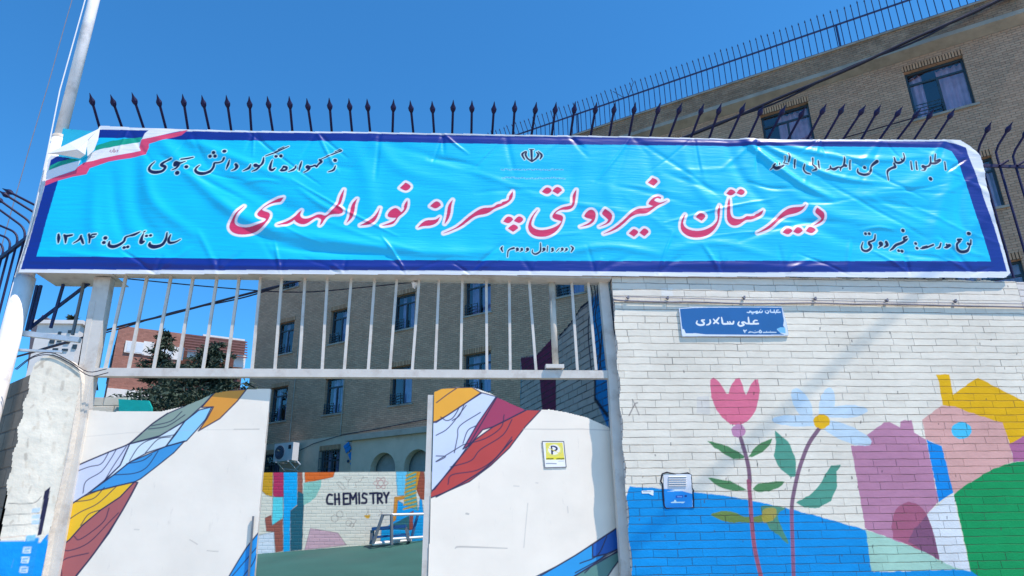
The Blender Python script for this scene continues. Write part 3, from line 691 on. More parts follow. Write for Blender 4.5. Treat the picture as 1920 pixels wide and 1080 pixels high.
# ------------------------------------------------------------------ street wall with the mural
ZT = at(1500, 524, YW)[2] + .02
XL = at(1152, 526, YW)[0]
M['mural_brick'] = brick_mat('mural_brick', .215, .0665, .0058, mortar=(.09, .085, .085), mort_amt=.62, patch=(.40, .63, .12), var=.05, bumpd=.010, attr=True, grime=.2, headp=.42, jit=.75, stagger=.5, distort=.008, rough=.65)  # joint colour holds dirt and the painted-in shadow lines of open joints
mu = Sheet((0, YW, 0), (1, 0, 0), (0, 0, 1), XL - .03, 5.6, 1.0, ZT + .06, .0058, (248, 229, 213), wob=.55)
G = zb(1520, 855, 4.8); H8 = zb(1440, 760, 3.375); H3 = zb(1140, 700, 4.8); H7 = zb(960, 760, 3.375)
BL = (0, 146, 218)
# cream unpainted top courses
mu.fill([(1140, 515), (1940, 515), (1940, 572), (1140, 560)], (232, 226, 212), al=.7)
mu.fill([(1180, 912), (1250, 917), (1350, 928), (1440, 945), (1530, 967), (1625, 994), (1638, 1072), (1700, 1071), (1815, 1067), (1850, 1085), (1850, 1200), (1100, 1200)], BL)
mu.fill(G([(498, 668), (740, 745), (1000, 850), (1160, 935), (1290, 1000), (1440, 1040), (1330, 1018), (548, 1040)]), (165, 208, 190))
mu.fill(H8([(525, 255), (640, 252), (622, 190), (735, 108), (770, 105), (838, 140), (838, 98), (912, 95), (925, 175), (1000, 215), (1080, 610), (1010, 680), (960, 800), (850, 870), (615, 780)]), (188, 135, 162))
mu.fill(H8([(975, 90), (1095, 5), (1200, -5), (1490, 100), (1558, 355), (1440, 400), (1300, 480), (1180, 565), (1165, 540), (1100, 255), (1000, 217)]), (218, 170, 163))
mu.fill(H8([(1003, 218), (1100, 258), (1172, 552), (1082, 612)]), (10, 140, 222))
mu.fill(G([(1165, 425), (1285, 345), (1300, 460), (1440, 1040), (1290, 1000), (1160, 935), (1090, 640), (1045, 530), (1070, 510)]), (222, 230, 246))
mu.fill(G([(745, 745), (728, 640), (735, 560), (770, 480), (820, 435), (880, 415), (950, 430), (1010, 475), (1045, 530), (1090, 640), (1130, 800), (1160, 935), (1000, 850)]), (168, 98, 124))
mu.fill(G([(1045, 530), (1090, 640), (1130, 800), (1160, 935), (1000, 850), (875, 765), (930, 660)]), (132, 88, 118))
mu.fill(G([(1290, 345), (1390, 265), (1480, 215), (1560, 160), (1650, 115), (1740, 80), (1830, 58), (2100, 20), (2600, 30), (2600, 1600), (1500, 1080), (1440, 1030), (1380, 760), (1330, 530)]), (18, 150, 88))
mu.fill([(1756, 702), (1780, 702), (1787, 740), (1833, 708), (2060, 825), (2060, 880), (1893, 832), (1880, 793), (1825, 775), (1790, 762), (1768, 760)], (240, 183, 22))
mu.fill([(1893, 832), (1925, 815), (2060, 800), (2060, 860), (1901, 866)], (178, 110, 150))
mu.fill([(1899, 866), (2060, 850), (2060, 868), (1990, 862)], (150, 195, 170))
mu.ell((1803, 807), 19, 16, (75, 195, 232))
PB = (196, 220, 242)
for e_ in ((1504, 757, 15, 32, -28), (1550, 758, 14, 32, 12), (1585, 772, 42, 12, -4), (1496, 789, 48, 11, 2), (1586, 812, 52, 15, 22)): mu.ell(e_[:2], e_[2], e_[3], PB, e_[4])
mu.fill(H3([(920, 60), (945, 35), (970, 50), (1020, 110), (1070, 185), (1085, 180), (1110, 100), (1150, 45), (1180, 45), (1210, 110), (1240, 190), (1280, 110), (1320, 60), (1350, 60), (1362, 120), (1360, 230), (1330, 330), (1280, 410), (1220, 455), (1170, 470), (1100, 455), (1030, 400), (970, 320), (930, 220), (918, 120)]), (224, 118, 146))
mu.ell(H3([(1175, 520)])[0], 13, 13, (194, 140, 174))
OL = (112, 140, 76)
mu.fill(H7([(1260, 690), (1380, 670), (1500, 708), (1620, 685), (1640, 730), (1500, 742), (1350, 735)]), OL, smooth=True)
mu.fill(H8([(-40, 640), (110, 650), (60, 700), (130, 870), (60, 820), (0, 760)]), (92, 145, 90), smooth=True, al=.85)
mu.fill(H8([(-30, 660), (50, 655), (40, 720), (-30, 740)]), (190, 165, 60), smooth=True, al=.7)
GR = (84, 138, 92); TE = (84, 155, 135)
for p_ in ([(890, 605), (980, 625), (1080, 660), (1170, 705), (1225, 745), (1220, 770), (1130, 770), (1050, 730), (960, 670)], [(1265, 750), (1300, 690), (1380, 620), (1480, 590), (1460, 640), (1390, 710), (1300, 755)],
           [(900, 940), (990, 950), (1100, 970), (1180, 1010), (1250, 1050), (1150, 1060), (1040, 1040), (950, 990)], [(1300, 1040), (1350, 990), (1460, 975), (1590, 975), (1540, 1030), (1450, 1065), (1340, 1065)]): mu.fill(H3(p_), GR)
mu.fill(H3([(1500, 515), (1560, 560), (1640, 640), (1690, 780), (1690, 930), (1640, 935), (1550, 860), (1490, 740), (1510, 620)]), TE)
mu.fill(H8([(465, 375), (400, 380), (360, 440), (320, 520), (260, 570), (175, 615), (230, 645), (320, 650), (400, 600), (440, 510), (435, 420)]), TE)
mu.stroke(H3([(1195, 585), (1235, 720), (1265, 850), (1275, 960), (1272, 1040)]), 7.6, (128, 100, 120))
mu.stroke(H7([(1497, 480), (1505, 560), (1518, 750), (1535, 900), (1560, 1020), (1580, 1110), (1600, 1300)]), 7.6, (160, 92, 115))
mu.stroke(H8([(325, 145), (260, 240), (215, 350), (185, 450), (155, 600), (150, 680)]), 7.0, (132, 104, 124))
mu.stroke(H8([(150, 670), (152, 760), (155, 850), (162, 1080), (170, 1300)]), 7.0, (140, 96, 130))
mu.ell(H8([(340, 103)])[0], 15.5, 13.5, (242, 184, 34))
# scrape and patch marks left on the wall
mu.fill(H3([(800, 210), (910, 205), (920, 370), (800, 360)]), (205, 205, 204), al=.5)
mu.stroke(H3([(190, 380), (240, 280), (265, 265)]), 2.2, (150, 145, 140)); mu.stroke(H3([(220, 235), (250, 300), (280, 375)]), 1.8, (150, 145, 140))
mu.fill([(1240, 540), (1262, 540), (1262, 556), (1240, 556)], (238, 234, 226))
RNG2 = np.random.default_rng(3)
for i in range(60):                             # chips and pits
    x, y = RNG2.uniform(1190, 1915), RNG2.uniform(535, 1075); l = RNG2.uniform(1, 5)
    mu.stroke([(x, y), (x + RNG2.uniform(-1, 1), y + l)], RNG2.uniform(1, 2.2), (70, 66, 70), smooth=False, al=.75)
wl = thing('painted_brick_wall', 'white painted brick street wall with tulip and house mural right of the gate', 'wall', (3.5, YW, 0))
# ragged top edge of the bricks
tp = [(x, ZT + RNG2.uniform(-.012, .006)) for x in np.arange(5.6, XL - .03, -.11)]
wob = np.zeros((mu.ny, mu.nx))
mu.build('painted_face', M['mural_brick'], wl, keep=[(XL - .02 + .012 * math.sin(k * 1.7), 1.0 + k * .1) for k in range(29)][::-1][::-1] + [(XL - .02, ZT)] + tp[::-1] + [(5.65, 1.0)])
M['wall_side'] = brick_mat('wall_side', .215, .0665, .0085, col=tuple(alb((228, 224, 218))), mortar=(.13, .125, .13), mort_amt=.5, var=.08, bumpd=.012, grime=.25, rough=.75)
mb = MB(); y0, y1 = YW + .004, YW + .36; x0, x1 = XL - .014, 5.6
mb.face([(x0, y0, 0), (x0, y1, 0), (x0, y1, ZT - .01), (x0, y0, ZT - .01)], [(0, 0), (.36, 0), (.36, ZT), (0, ZT)])
mb.face([(x0, y0, ZT - .01), (x1, y0, ZT - .01), (x1, y1, ZT - .01), (x0, y1, ZT - .01)], [(0, 0), (4, 0), (4, .36), (0, .36)])
mb.face([(x0, y1, 0), (x1, y1, 0), (x1, y1, ZT - .01), (x0, y1, ZT - .01)], [(0, 0), (4, 0), (4, ZT), (0, ZT)])
mb.face([(x1, y0, 0), (x1, y1, 0), (x1, y1, ZT - .01), (x1, y0, ZT - .01)], [(0, 0), (.36, 0), (.36, ZT), (0, ZT)])
mb.face([(x0, y0, 0), (x1, y0, 0), (x1, y0, 1.02), (x0, y0, 1.02)], [(0, 0), (4, 0), (4, 1.0), (0, 1.0)])
mb.face([(x1 + .003, YW + .002, 0), (13, YW + .002, 0), (13, YW + .002, ZT - .01), (x1 + .003, YW + .002, ZT - .01)], [(0, 0), (7.4, 0), (7.4, ZT), (0, ZT)])
mb.face([(x1 + .003, YW + .002, ZT - .01), (13, YW + .002, ZT - .01), (13, y1, ZT - .01), (x1 + .003, y1, ZT - .01)], [(0, 0), (7.4, 0), (7.4, .36), (0, .36)])
build(mb, 'wall_body', M['wall_side'], wl)

# cable along the wall with its clips
wc = thing('wall_cable', 'grey cable clipped along the top of the white brick wall', 'cable', at(1160, 562, YW))
pp = [at(x, y, YW - .022) for x, y in ((1150, 562), (1178, 564), (1248, 566), (1300, 566), (1390, 569), (1450, 569), (1525, 568), (1600, 570), (1660, 570), (1790, 573), (1930, 576))]
mb = MB(); mb.tube(cr(pp, 4), .0085, 6); build(mb, 'cable', M['wire_grey'], wc, smooth=True)
pp = [at(x, y, YW - .02) for x, y in ((1150, 556), (1250, 558), (1390, 562), (1525, 563), (1660, 566), (1790, 568), (1930, 570))]
mb = MB(); mb.tube(cr(pp, 4), .004, 5); build(mb, 'wire', M['wire_grey'], wc, smooth=True)
for x, y in ((1176, 560), (1250, 561), (1393, 560), (1526, 562), (1660, 565), (1788, 566)):
    mb = MB(); p = at(x, y, YW); mb.box(p + np.array([0, -.022, 0]), unit([.7, 0, .7]), (0, 1, 0), unit([-.7, 0, .7]), .006, .016, .014); mb.box(p + np.array([.008, -.022, .012]), (1, 0, 0), (0, 1, 0), (0, 0, 1), .005, .012, .008); build(mb, 'clip', M['wire_grey'], wc)

# street name plate
sg = Sheet((0, YW - .018, 0), (1, 0, 0), (0, 0, 1), at(1268, 600, YW)[0], at(1486, 600, YW)[0], at(1370, 636, YW)[2], at(1370, 566, YW)[2], .0036, (30, 104, 176))
T = zb(1260, 565, 8.348)
WT = (228, 238, 246)
ring = T([(108, 108), (330, 88), (600, 86), (1000, 78), (1720, 82), (1745, 170), (1790, 330), (1825, 535), (1400, 545), (700, 545), (160, 548)])
inner = T([(122, 118), (330, 104), (560, 98), (1000, 96), (1718, 98), (1730, 180), (1752, 300), (1740, 380), (1770, 420), (1640, 440), (1700, 500), (1760, 522), (1300, 524), (530, 518), (380, 500), (215, 500), (190, 440), (160, 430)])
sg.fill(ring, (214, 224, 238)); sg.fill(inner, (36, 98, 158)); sg.fill(T([(1640, 430), (1700, 405), (1770, 410), (1780, 500), (1690, 490)]), (120, 190, 228))
def txt(s, conv, strokes, col, w0=None, kw=1.0):
    for st in strokes:
        q = np.array(conv(st), float); 
        if len(q) == 1: s.strokem(s.uv(q), [q[0, 2] * s.mpp(q[0]) * kw], col)
        else:
            q[:, 2] *= kw; s.stroke(q, 1, col)
big = [[(1350, 348, 26), (1300, 350, 26), (1275, 325, 24), (1300, 298, 20), (1335, 300, 16)], [(1290, 350, 26), (1215, 348, 26), (1200, 300, 26), (1195, 250, 18)], [(1200, 348, 26), (1160, 345, 24), (1130, 325, 24), (1095, 335, 24), (1125, 365, 26), (1070, 385, 26), (1035, 360, 24), (1050, 320, 16)],
       [(965, 315, 22), (955, 348, 26), (925, 350, 24), (905, 320, 20)], [(925, 350, 24), (890, 350, 24), (870, 320, 20)], [(885, 350, 26), (800, 350, 28), (785, 300, 26), (775, 252, 18)], [(735, 255, 20), (700, 300, 26), (655, 345, 24)], [(650, 280, 20), (690, 320, 24), (725, 345, 26)],
       [(595, 290, 20), (600, 330, 26), (575, 360, 24), (540, 370, 14)], [(510, 290, 16), (465, 300, 26), (500, 335, 26), (490, 365, 28), (430, 370, 28), (385, 345, 24), (395, 305, 14)]]
txt(sg, T, big, WT)
sm = [[(1695, 170, 18), (1650, 170, 18), (1640, 140, 14), (1670, 135, 12)], [(1640, 172, 18), (1560, 172, 18)], [(1600, 135, 14), (1600, 172, 16)], [(1540, 130, 12), (1545, 170, 16)], [(1520, 150, 14), (1500, 185, 18), (1465, 175, 14), (1460, 150, 10)], [(1490, 145, 14)], [(1620, 192, 12)],
      [(1415, 150, 14), (1405, 172, 18), (1370, 172, 18), (1375, 150, 12)], [(1390, 125, 14)], [(1360, 172, 20), (1320, 185, 22), (1335, 155, 16), (1290, 172, 20)], [(1285, 172, 20), (1240, 172, 20), (1235, 155, 14)], [(1220, 150, 14), (1210, 175, 18), (1175, 172, 14)], [(1270, 195, 12), (1250, 195, 12)],
      [(1120, 450, 14), (1135, 470, 18), (1165, 450, 14)], [(1130, 455, 18), (1140, 490, 14)], [(1200, 488, 16), (1240, 480, 14), (1290, 490, 14), (1345, 480, 14)], [(1220, 470, 12)], [(1300, 462, 10)], [(1380, 450, 14), (1362, 480, 18), (1385, 490, 18), (1402, 478, 18), (1380, 450, 14)], [(1430, 488, 16), (1500, 485, 14), (1560, 485, 16), (1630, 486, 14)], [(1480, 470, 12)], [(1540, 466, 10)]]
txt(sg, T, sm, (205, 222, 240))
M['plate'] = paint_mat('plate', .4, .4, .1, .06, 20)
st = thing('street_sign', 'small faded blue street name plate with white Persian lettering on the brick wall', 'street sign', at(1375, 630, YW))
sg.build('face', M['plate'], st, keep=sg.uv(ring))
mb = MB(); mb.prism([p + np.array([0, .003, 0]) for p in [at(x, y, YW - .018) for x, y in ring]], (0, .012, 0)); build(mb, 'backing', M['white_vinyl'], st)

# meter cabinet let into the wall
cab = thing('meter_cabinet', 'small louvred metal meter door in the brick wall half painted blue', 'meter cabinet', at(1272, 952, YW))
K3 = zb(1200, 870, 10.8)
cs = Sheet((0, YW - .005, 0), (1, 0, 0), (0, 0, 1), at(1236, 920, YW)[0], at(1306, 920, YW)[0], at(1270, 960, YW)[2], at(1270, 882, YW)[2], .0036, (206, 212, 220))
cs.fill(K3([(480, 500), (600, 510), (850, 545), (1060, 605), (1060, 900), (480, 900)]), (8, 132, 214))
cs.fill(K3([(545, 560), (860, 545), (840, 530), (740, 520)]), (200, 225, 240)); cs.fill(K3([(620, 775), (690, 760), (700, 725), (725, 735), (740, 765), (915, 765), (880, 790), (640, 790)]), (205, 235, 248))
cs.fill(K3([(725, 640), (870, 630), (870, 680), (725, 690)]), (15, 70, 170)); cs.stroke(K3([(760, 660, 20), (845, 662, 20)]), 1, (120, 160, 220)); cs.ell(K3([(925, 650)])[0], 2.6, 2.2, (20, 60, 130))
for k_ in (265, 345, 420): cs.stroke(K3([(590, k_), (930, k_)]), 2.2, (128, 148, 158), smooth=False, al=.8)
M['cab'] = paint_mat('cab', .45, .4, .08, .08, 25)
kp = K3([(475, 215), (1030, 210), (1065, 880), (505, 880)]); cs.build('door', M['cab'], cab, keep=cs.uv(kp))
mb = MB()
for k_ in (255, 300, 345, 390, 430):
    a, b = at(*K3([(575, k_)])[0], YW - .006), at(*K3([(940, k_)])[0], YW - .006); mb.box((a + b) / 2 + np.array([0, -.003, 0]), (1, 0, 0), unit([0, -1, -.8]), unit([0, -.8, 1]), abs(b[0] - a[0]) / 2, .007, .0015)
build(mb, 'louvre', M['ac_white'], cab)
mb = MB()
rim = K3([(450, 200), (540, 168), (640, 190), (720, 198), (800, 195), (880, 190), (970, 180), (1040, 220), (1050, 350), (1058, 480), (1085, 540), (1075, 600), (1088, 720), (1090, 880), (900, 888), (700, 888), (530, 900), (490, 850), (468, 650), (460, 500), (450, 400), (420, 350), (440, 260)])
rw = [.012, .012, .010, .006, .003, .008, .012, .006, .004, .005, .011, .009, .010, .010, .006, .006, .010, .012, .012, .011, .010, .013, .012]
P_ = [at(x, y, YW - .002) for x, y in rim]; mb.tube(P_ + P_[:1], [q_ * .55 for q_ in rw + rw[:1]], 6); build(mb, 'gap', M['black'], cab)
stk = Sheet((0, YW - .003, 0), (1, 0, 0), (0, 0, 1), at(1200, 925, YW)[0], at(1228, 925, YW)[0], at(1215, 934, YW)[2], at(1215, 916, YW)[2], .003, (222, 232, 240))
stk.stroke(K3([(60, 560), (220, 560)]), 1.0, (120, 130, 150), smooth=False)
tag(stk.build('torn_sticker', M['plate'], None, keep=stk.uv(K3([(35, 540), (270, 535), (272, 640), (235, 625), (170, 595), (100, 592), (35, 600)]))), 'torn white paper sticker on the blue paint beside the meter cabinet', 'sticker')

# ------------------------------------------------------------------ gate
gt = thing('gate', 'cream steel entrance gate with tall barred overpanel and two painted leaves', 'gate', (-.9, YG, 0))
def gx(x, y): return at(x, y, YG)
mb = MB(); a = gx(170, 700); b = gx(1142, 702); zt_ = gx(650, 692)[2]; zb_ = gx(650, 707)[2]
mb.abox(gx(158, 700)[0], gx(1145, 700)[0], YG, YG + .07, zb_, zt_); build(mb, 'transom', M['cream_metal'], gt)
ztop = gx(600, 500)[2]
PK = [0]
def post(x0t, x1t, yt, x0b, x1b, yb, dep, m, name='post'):
    PK[0] += 1; oy = np.array([0, -.0035 * PK[0], 0])
    mb = MB(); A = [gx(x0b, yb), gx(x1b, yb), gx(x1t, yt), gx(x0t, yt)]
    k = (A[0][2] - 0) / (A[3][2] - A[0][2]); A[0] = A[0] + (A[0] - A[3]) * k; A[1] = A[1] + (A[1] - A[2]) * k
    mb.prism([a_ + oy for a_ in A], (0, dep, 0)); return build(mb, name, m, gt)
post(177, 208, 520, 146, 178, 690, .09, M['cream_metal'], 'post')
post(168, 180, 565, 148, 156, 690, .05, M['cream_metal'], 'hinge_post')
post(151, 172, 705, 93, 112, 1000, .09, M['cream_metal'], 'jamb')
post(1122, 1138, 520, 1140, 1160, 700, .08, M['cream_metal'], 'post')
post(1140, 1156, 700, 1163, 1184, 1060, .08, M['cream_metal'], 'jamb')
mb = MB(); mb.tube([gx(1035, 520) + np.array([0, .035, 0]), gx(1043, 688) + np.array([0, .035, 0])], .03, 12); build(mb, 'round_post', M['rust_metal'], gt, smooth=True)
mb = MB(); p = gx(1041, 690); mb.abox(p[0] - .09, p[0] + .08, YG - .03, YG + .05, p[2] - .005, p[2] + .03); build(mb, 'post_foot', M['cream_metal'], gt)
bars = [(234, 190), (274, 237), (319, 284), (359, 330), (404, 379), (447, 422), (488, 472)]
bars = [(233, 195), (273, 239), (318, 286), (360, 331), (405, 379), (447, 423), (487, 471), (527, 514), (571, 560), (613, 603), (658, 645), (702, 690), (744, 731), (786, 773), (823, 816), (867, 864), (912, 913), (955, 957), (992, 1005), (1072, 1083), (1103, 1118)]
bm0 = MB(); bm0.abox(-.011, .011, 0, .022, 0, 1.0)
bme = None
for i, (xt, xb) in enumerate(bars):
    A, B = gx(xb, 693), gx(xt, 525)
    mb = MB(); t_ = unit(B - A); L_ = np.linalg.norm(B - A); mb.box((A + B) / 2 + np.array([0, .02, .04]), np.cross((0, 1, 0), t_), (0, 1, 0), t_, .012, .012, L_ / 2 + .04)
    build(mb, 'bar', M['cream_metal'], gt)
mb = MB()
for k in range(5):
    pts = [gx(1112 + 6 * k + random.uniform(-4, 4), 520 + j * 34) + np.array([0, .12, 0]) + np.array([.02 * math.sin(j * 1.7 + k), 0, 0]) for j in range(6)]
    mb.tube(cr(pts, 4), .005, 5)
for k in range(3):
    pts = [gx(1146 + 3 * k + random.uniform(-3, 3) + j * 2.2, 530 + j * 30) + np.array([0, -.03, 0]) for j in range(6)]
    mb.tube(cr(pts, 4), .006, 5)
tag(build(mb, 'loose_wiring', M['cable']), 'tangle of loose black wires hanging beside the right gate post', 'wiring')

# leaves
M['leaf_paint'] = paint_mat('leaf_paint', .42, .45, .07, .55, 2.2, scuff=.3)
LF = (236, 226, 211); NV = (38, 36, 70)
def leaf(hx, ang, sgn, outline, design, lname, edge_strip):
    ex = np.array([math.cos(ang), sgn * math.sin(ang), 0])
    p0 = np.array([hx, YG + (.115 if hx > 0 else .03), 0])
    s = Sheet(p0, ex, (0, 0, 1), *((-0.05, 1.9) if ex[0] > 0 and hx < 0 else (-1.8, 0.05)), .9, 3.15, .0056, LF)
    design(s)
    k = s.uv(outline); lo = k[:, 1] < 1.05
    k[lo, 1] = .9
    lf_ = s.build('leaf', M['leaf_paint'], gt, keep=k)
    # steel body behind the face
    mb = MB(); P = [p0 + ex * q[0] + np.array([0, 0, q[1] if q[1] > .95 else .08]) - s.n * .006 for q in k]
    mb.prism(P, -s.n * .045); build(mb, 'leaf_frame', M['cream_metal'], lf_)
    return s, lf_
L5 = zb(0, 760, 3.375); L1 = zb(0, 500, 3.725)
def left_design(s):
    D = [(L5([(445, 400), (570, 345), (690, 295), (820, 245), (800, 290), (760, 380), (660, 475), (560, 555), (390, 665), (415, 530)]), (200, 208, 228)),
         (L5([(820, 245), (1000, 200), (1170, 100), (1100, 190), (1050, 260), (930, 300), (820, 360), (720, 440), (660, 480), (760, 380)]), (206, 224, 244)),
         ([(243, 832), (265, 812), (285, 795), (315, 775), (345, 762), (378, 742), (405, 733), (382, 758), (350, 787), (300, 817)], (132, 152, 140)),
         (L5([(1170, 100), (1260, 30), (1340, 10), (1300, 90), (1240, 160), (1180, 225), (1090, 250), (1050, 260), (1110, 185)]), (140, 200, 238)),
         ([(405, 733), (462, 730), (445, 752), (412, 785), (372, 808), (388, 785), (400, 763), (378, 764)], (214, 146, 50)),
         (L5([(560, 555), (720, 440), (820, 360), (1050, 260), (1170, 225), (1100, 300), (1000, 380), (890, 465), (850, 485), (740, 510), (620, 540)]), (60, 145, 205)),
         (L5([(390, 665), (520, 580), (620, 540), (740, 510), (850, 485), (760, 580), (640, 660), (520, 760), (440, 850), (330, 935), (345, 800)]), (236, 187, 32)),
         (L5([(330, 940), (440, 850), (520, 760), (640, 660), (760, 580), (850, 485), (872, 488), (830, 570), (760, 690), (690, 810), (600, 930), (500, 1060), (440, 1140), (200, 1300), (240, 1080)]), (166, 92, 92)),
         (L5([(1640, 800), (1560, 900), (1510, 980), (1450, 1080), (1400, 1200), (1700, 1300)]), (30, 145, 218))]
    for p_, c in D: s.fill(p_, c)
    for p_, c in D: s.stroke(list(p_) + [p_[0]], 2.4, NV, smooth=False)
    for l in ([(445, 400, 8), (690, 295, 9), (820, 240, 9), (960, 120, 9), (1060, 50, 8)], [(870, 490, 10), (760, 690, 10), (600, 930, 10), (480, 1080, 10)], [(445, 435), (560, 390), (640, 370), (690, 295)], [(525, 555), (545, 480), (640, 420), (700, 340), (735, 280)], [(665, 470), (720, 380), (800, 260)], [(820, 350), (880, 260), (960, 215), (1110, 185)], [(920, 300), (1000, 215), (1080, 200)], [(720, 440), (850, 430), (930, 390), (1000, 290)], [(800, 370), (900, 350), (960, 310)],
              [(480, 610), (590, 590), (660, 520)], [(370, 770), (500, 680), (620, 620), (740, 510)], [(510, 760), (560, 690), (640, 660)], [(470, 830), (500, 850), (580, 800), (660, 730), (690, 650)], [(380, 890), (430, 920), (560, 870), (690, 740), (750, 680)], [(390, 1080), (400, 980), (560, 935)], [(960, 130), (1080, 100), (1150, 40)], [(940, 150), (1060, 130), (1170, 60)], [(1540, 1080), (1600, 1000), (1640, 900)], [(1470, 1080), (1640, 880)]):
        l = [(*q[:2], q[2] if len(q) > 2 else 6) for q in l]; s.stroke(np.array(L5(l)), 1, NV)
    s.stroke(L5([(520, 200), (800, 175), (1100, 158), (1640, 151)]), 1.1, (165, 162, 156), smooth=False, al=.35)
    for l in ([(850, 785), (880, 787)], [(1200, 850), (1250, 880)], [(1310, 920), (1380, 925)], [(1480, 152), (1640, 150)]): s.stroke(L5(l), 1.0, (110, 105, 100), smooth=False, al=.6)
hxl = gx(145, 850)[0]
ls, lleaf = leaf(hxl, math.radians(1.5), 1, [(160, 768), (200, 772), (300, 772), (345, 762), (375, 750), (400, 738), (440, 731), (507, 729), (490, 905), (477, 1080), (470, 1200), (70, 1200), (92, 1080), (112, 960), (132, 880)], left_design, 'l', 0)
L2 = zb(480, 500, 3.725); L6 = zb(480, 760, 3.375)
def right_design(s):
    D = [([(808, 735), (822, 728), (885, 726), (903, 737), (870, 758), (840, 778), (818, 792), (808, 792)], (226, 162, 46)),
         ([(808, 792), (818, 790), (840, 778), (870, 758), (902, 736), (932, 744), (905, 790), (880, 832), (850, 875), (806, 925)], (198, 210, 234)),
         ([(930, 744), (965, 756), (988, 768), (955, 785), (925, 800), (905, 806), (880, 835), (868, 842), (895, 795)], (156, 54, 86)),
         ([(988, 768), (1014, 769), (985, 800), (955, 840), (920, 873), (880, 903), (830, 925), (806, 934), (806, 922), (815, 917), (850, 872), (890, 825), (925, 800), (955, 785)], (178, 64, 58)),
         (L7([(690, 760), (600, 820), (510, 880), (510, 960), (600, 940), (700, 895)]), (20, 88, 172)), (L7([(510, 880), (400, 950), (280, 1020), (160, 1080), (60, 1140), (300, 1140), (510, 1010), (600, 940), (510, 960)]), (38, 148, 212)),
         (L7([(700, 900), (600, 965), (510, 1015), (380, 1090), (300, 1150), (560, 1150), (640, 1030), (700, 950)]), (88, 134, 128))]
    for p_, c in D: s.fill(p_, c)
    for p_, c in D: s.stroke(list(p_) + [p_[0]], 2.2, NV, smooth=False)
    for l in ([(1260, 950), (1340, 890), (1400, 850)], [(1290, 1050), (1330, 1075), (1370, 1060), (1400, 1020), (1420, 980)], [(1370, 1075), (1420, 1040), (1455, 960)]): s.stroke(L2(l), 1.8, NV)
    for l in ([(1140, 190), (1220, 140), (1330, 0)], [(1255, 300), (1275, 200), (1290, 130), (1420, 45)], [(1310, 240), (1340, 160), (1390, 130)], [(1140, 320), (1200, 325), (1140, 355), (1310, 250)], [(1215, 500), (1240, 440), (1400, 410), (1520, 330), (1620, 200)], [(1230, 390), (1360, 350), (1420, 280), (1560, 190), (1620, 90)], [(1310, 250), (1450, 210), (1550, 140), (1570, 60)], [(1140, 580, 9), (1290, 500, 9), (1460, 390, 9), (1620, 220, 9)]):
        l = [(*q[:2], q[2] if len(q) > 2 else 6) for q in l]; s.stroke(np.array(L6(l)), 1, NV)
    for l in ([(180, 1080), (400, 950), (520, 870), (680, 765)], [(430, 1000), (540, 950), (600, 830)], [(400, 1060), (600, 950), (690, 900)], [(460, 1060), (540, 990), (690, 920)]): s.stroke(L7(l), 2.0, NV)
    for l in ([(1260, 905, 5), (1300, 895, 9), (1590, 905, 5)], [(1330, 685, 10), (1345, 688, 10)]): s.stroke(np.array(L6(l)), 1, (150, 148, 145), al=.7)
    s.stroke(L7([(70, 150), (250, 152), (440, 150), (612, 158)]), 1.2, (165, 162, 156), smooth=False, al=.8)
    for l in ([(10, 510), (45, 512)], [(350, 640), (355, 680)], [(150, 490), (165, 492)], [(75, 900), (85, 780), (100, 620)]): s.stroke(L7(l), 1.4, (168, 166, 162), smooth=False, al=.6)
L7 = zb(960, 760, 3.375)
hxr = gx(1150, 850)[0]
rs, rleaf = leaf(hxr, math.radians(7), 1, [(815, 735), (830, 729), (860, 726), (888, 727), (920, 738), (955, 756), (985, 769), (1005, 769), (1030, 768), (1060, 773), (1100, 783), (1143, 802), (1150, 900), (1165, 1080), (1172, 1200), (796, 1200), (803, 1080), (810, 900)], right_design, 'r', 0)
mb = MB(); P1 = onp(814, 738, rs.p0, rs.n); P2 = onp(803, 1080, rs.p0, rs.n); P2 = P2 + (P2 - P1) * 1.2
mb.bar(P1 + np.array([-.03, .035, -.01]), P2 + np.array([-.03, .035, 0]), .05, .05, up=(0, 1, 0)); build(mb, 'leaf_edge', M['cream_metal'], rleaf)
mb = MB(); P1 = onp(477, 968, ls.p0, ls.n); P2 = onp(474, 1040, ls.p0, ls.n); mb.bar(P1 + np.array([-.004, -.02, 0]), P2 + np.array([-.004, -.02, -.3]), .014, .014, up=(0, 1, 0)); build(mb, 'bolt', M['goal_grey'], lleaf)

# no-parking notice on the right leaf
n0 = rs.p0 + rs.n * .006
ps = Sheet(n0, rs.ex, (0, 0, 1), *sorted((rs.uv([(1014, 850)])[0][0], rs.uv([(1066, 850)])[0][0])), rs.uv([(1040, 880)])[0][1], rs.uv([(1040, 824)])[0][1], .0028, (232, 236, 232))
Q = zb(1000, 810, 13.5)
ps.fill(Q([(305, 270), (740, 270), (790, 700), (325, 700)]), (228, 214, 90)); ps.ell(Q([(525, 445)])[0], 15.6, 12.4, (190, 200, 120)); ps.ell(Q([(525, 445)])[0], 14.4, 11.4, (232, 222, 110)); ps.ell(Q([(525, 445)])[0], 11.0, 9.4, (234, 238, 236))
ps.stroke(Q([(475, 550, 46), (470, 460, 44), (458, 375, 34)]), 1, (22, 28, 70)); ps.stroke(Q([(455, 360, 30), (530, 365, 34), (592, 405, 46), (580, 450, 40), (490, 488, 22)]), 1, (22, 28, 70))
ps.stroke(Q([(345, 380), (700, 560)]), 1.3, (222, 205, 80), smooth=False)
ps.fill(Q([(315, 640), (785, 640), (790, 700), (325, 705)]), (222, 214, 40))
for a, b in ((335, 400), (420, 500), (590, 680), (700, 775)): ps.stroke(Q([(a, 682), (b, 676)]), 1.8, (60, 60, 20), smooth=False)
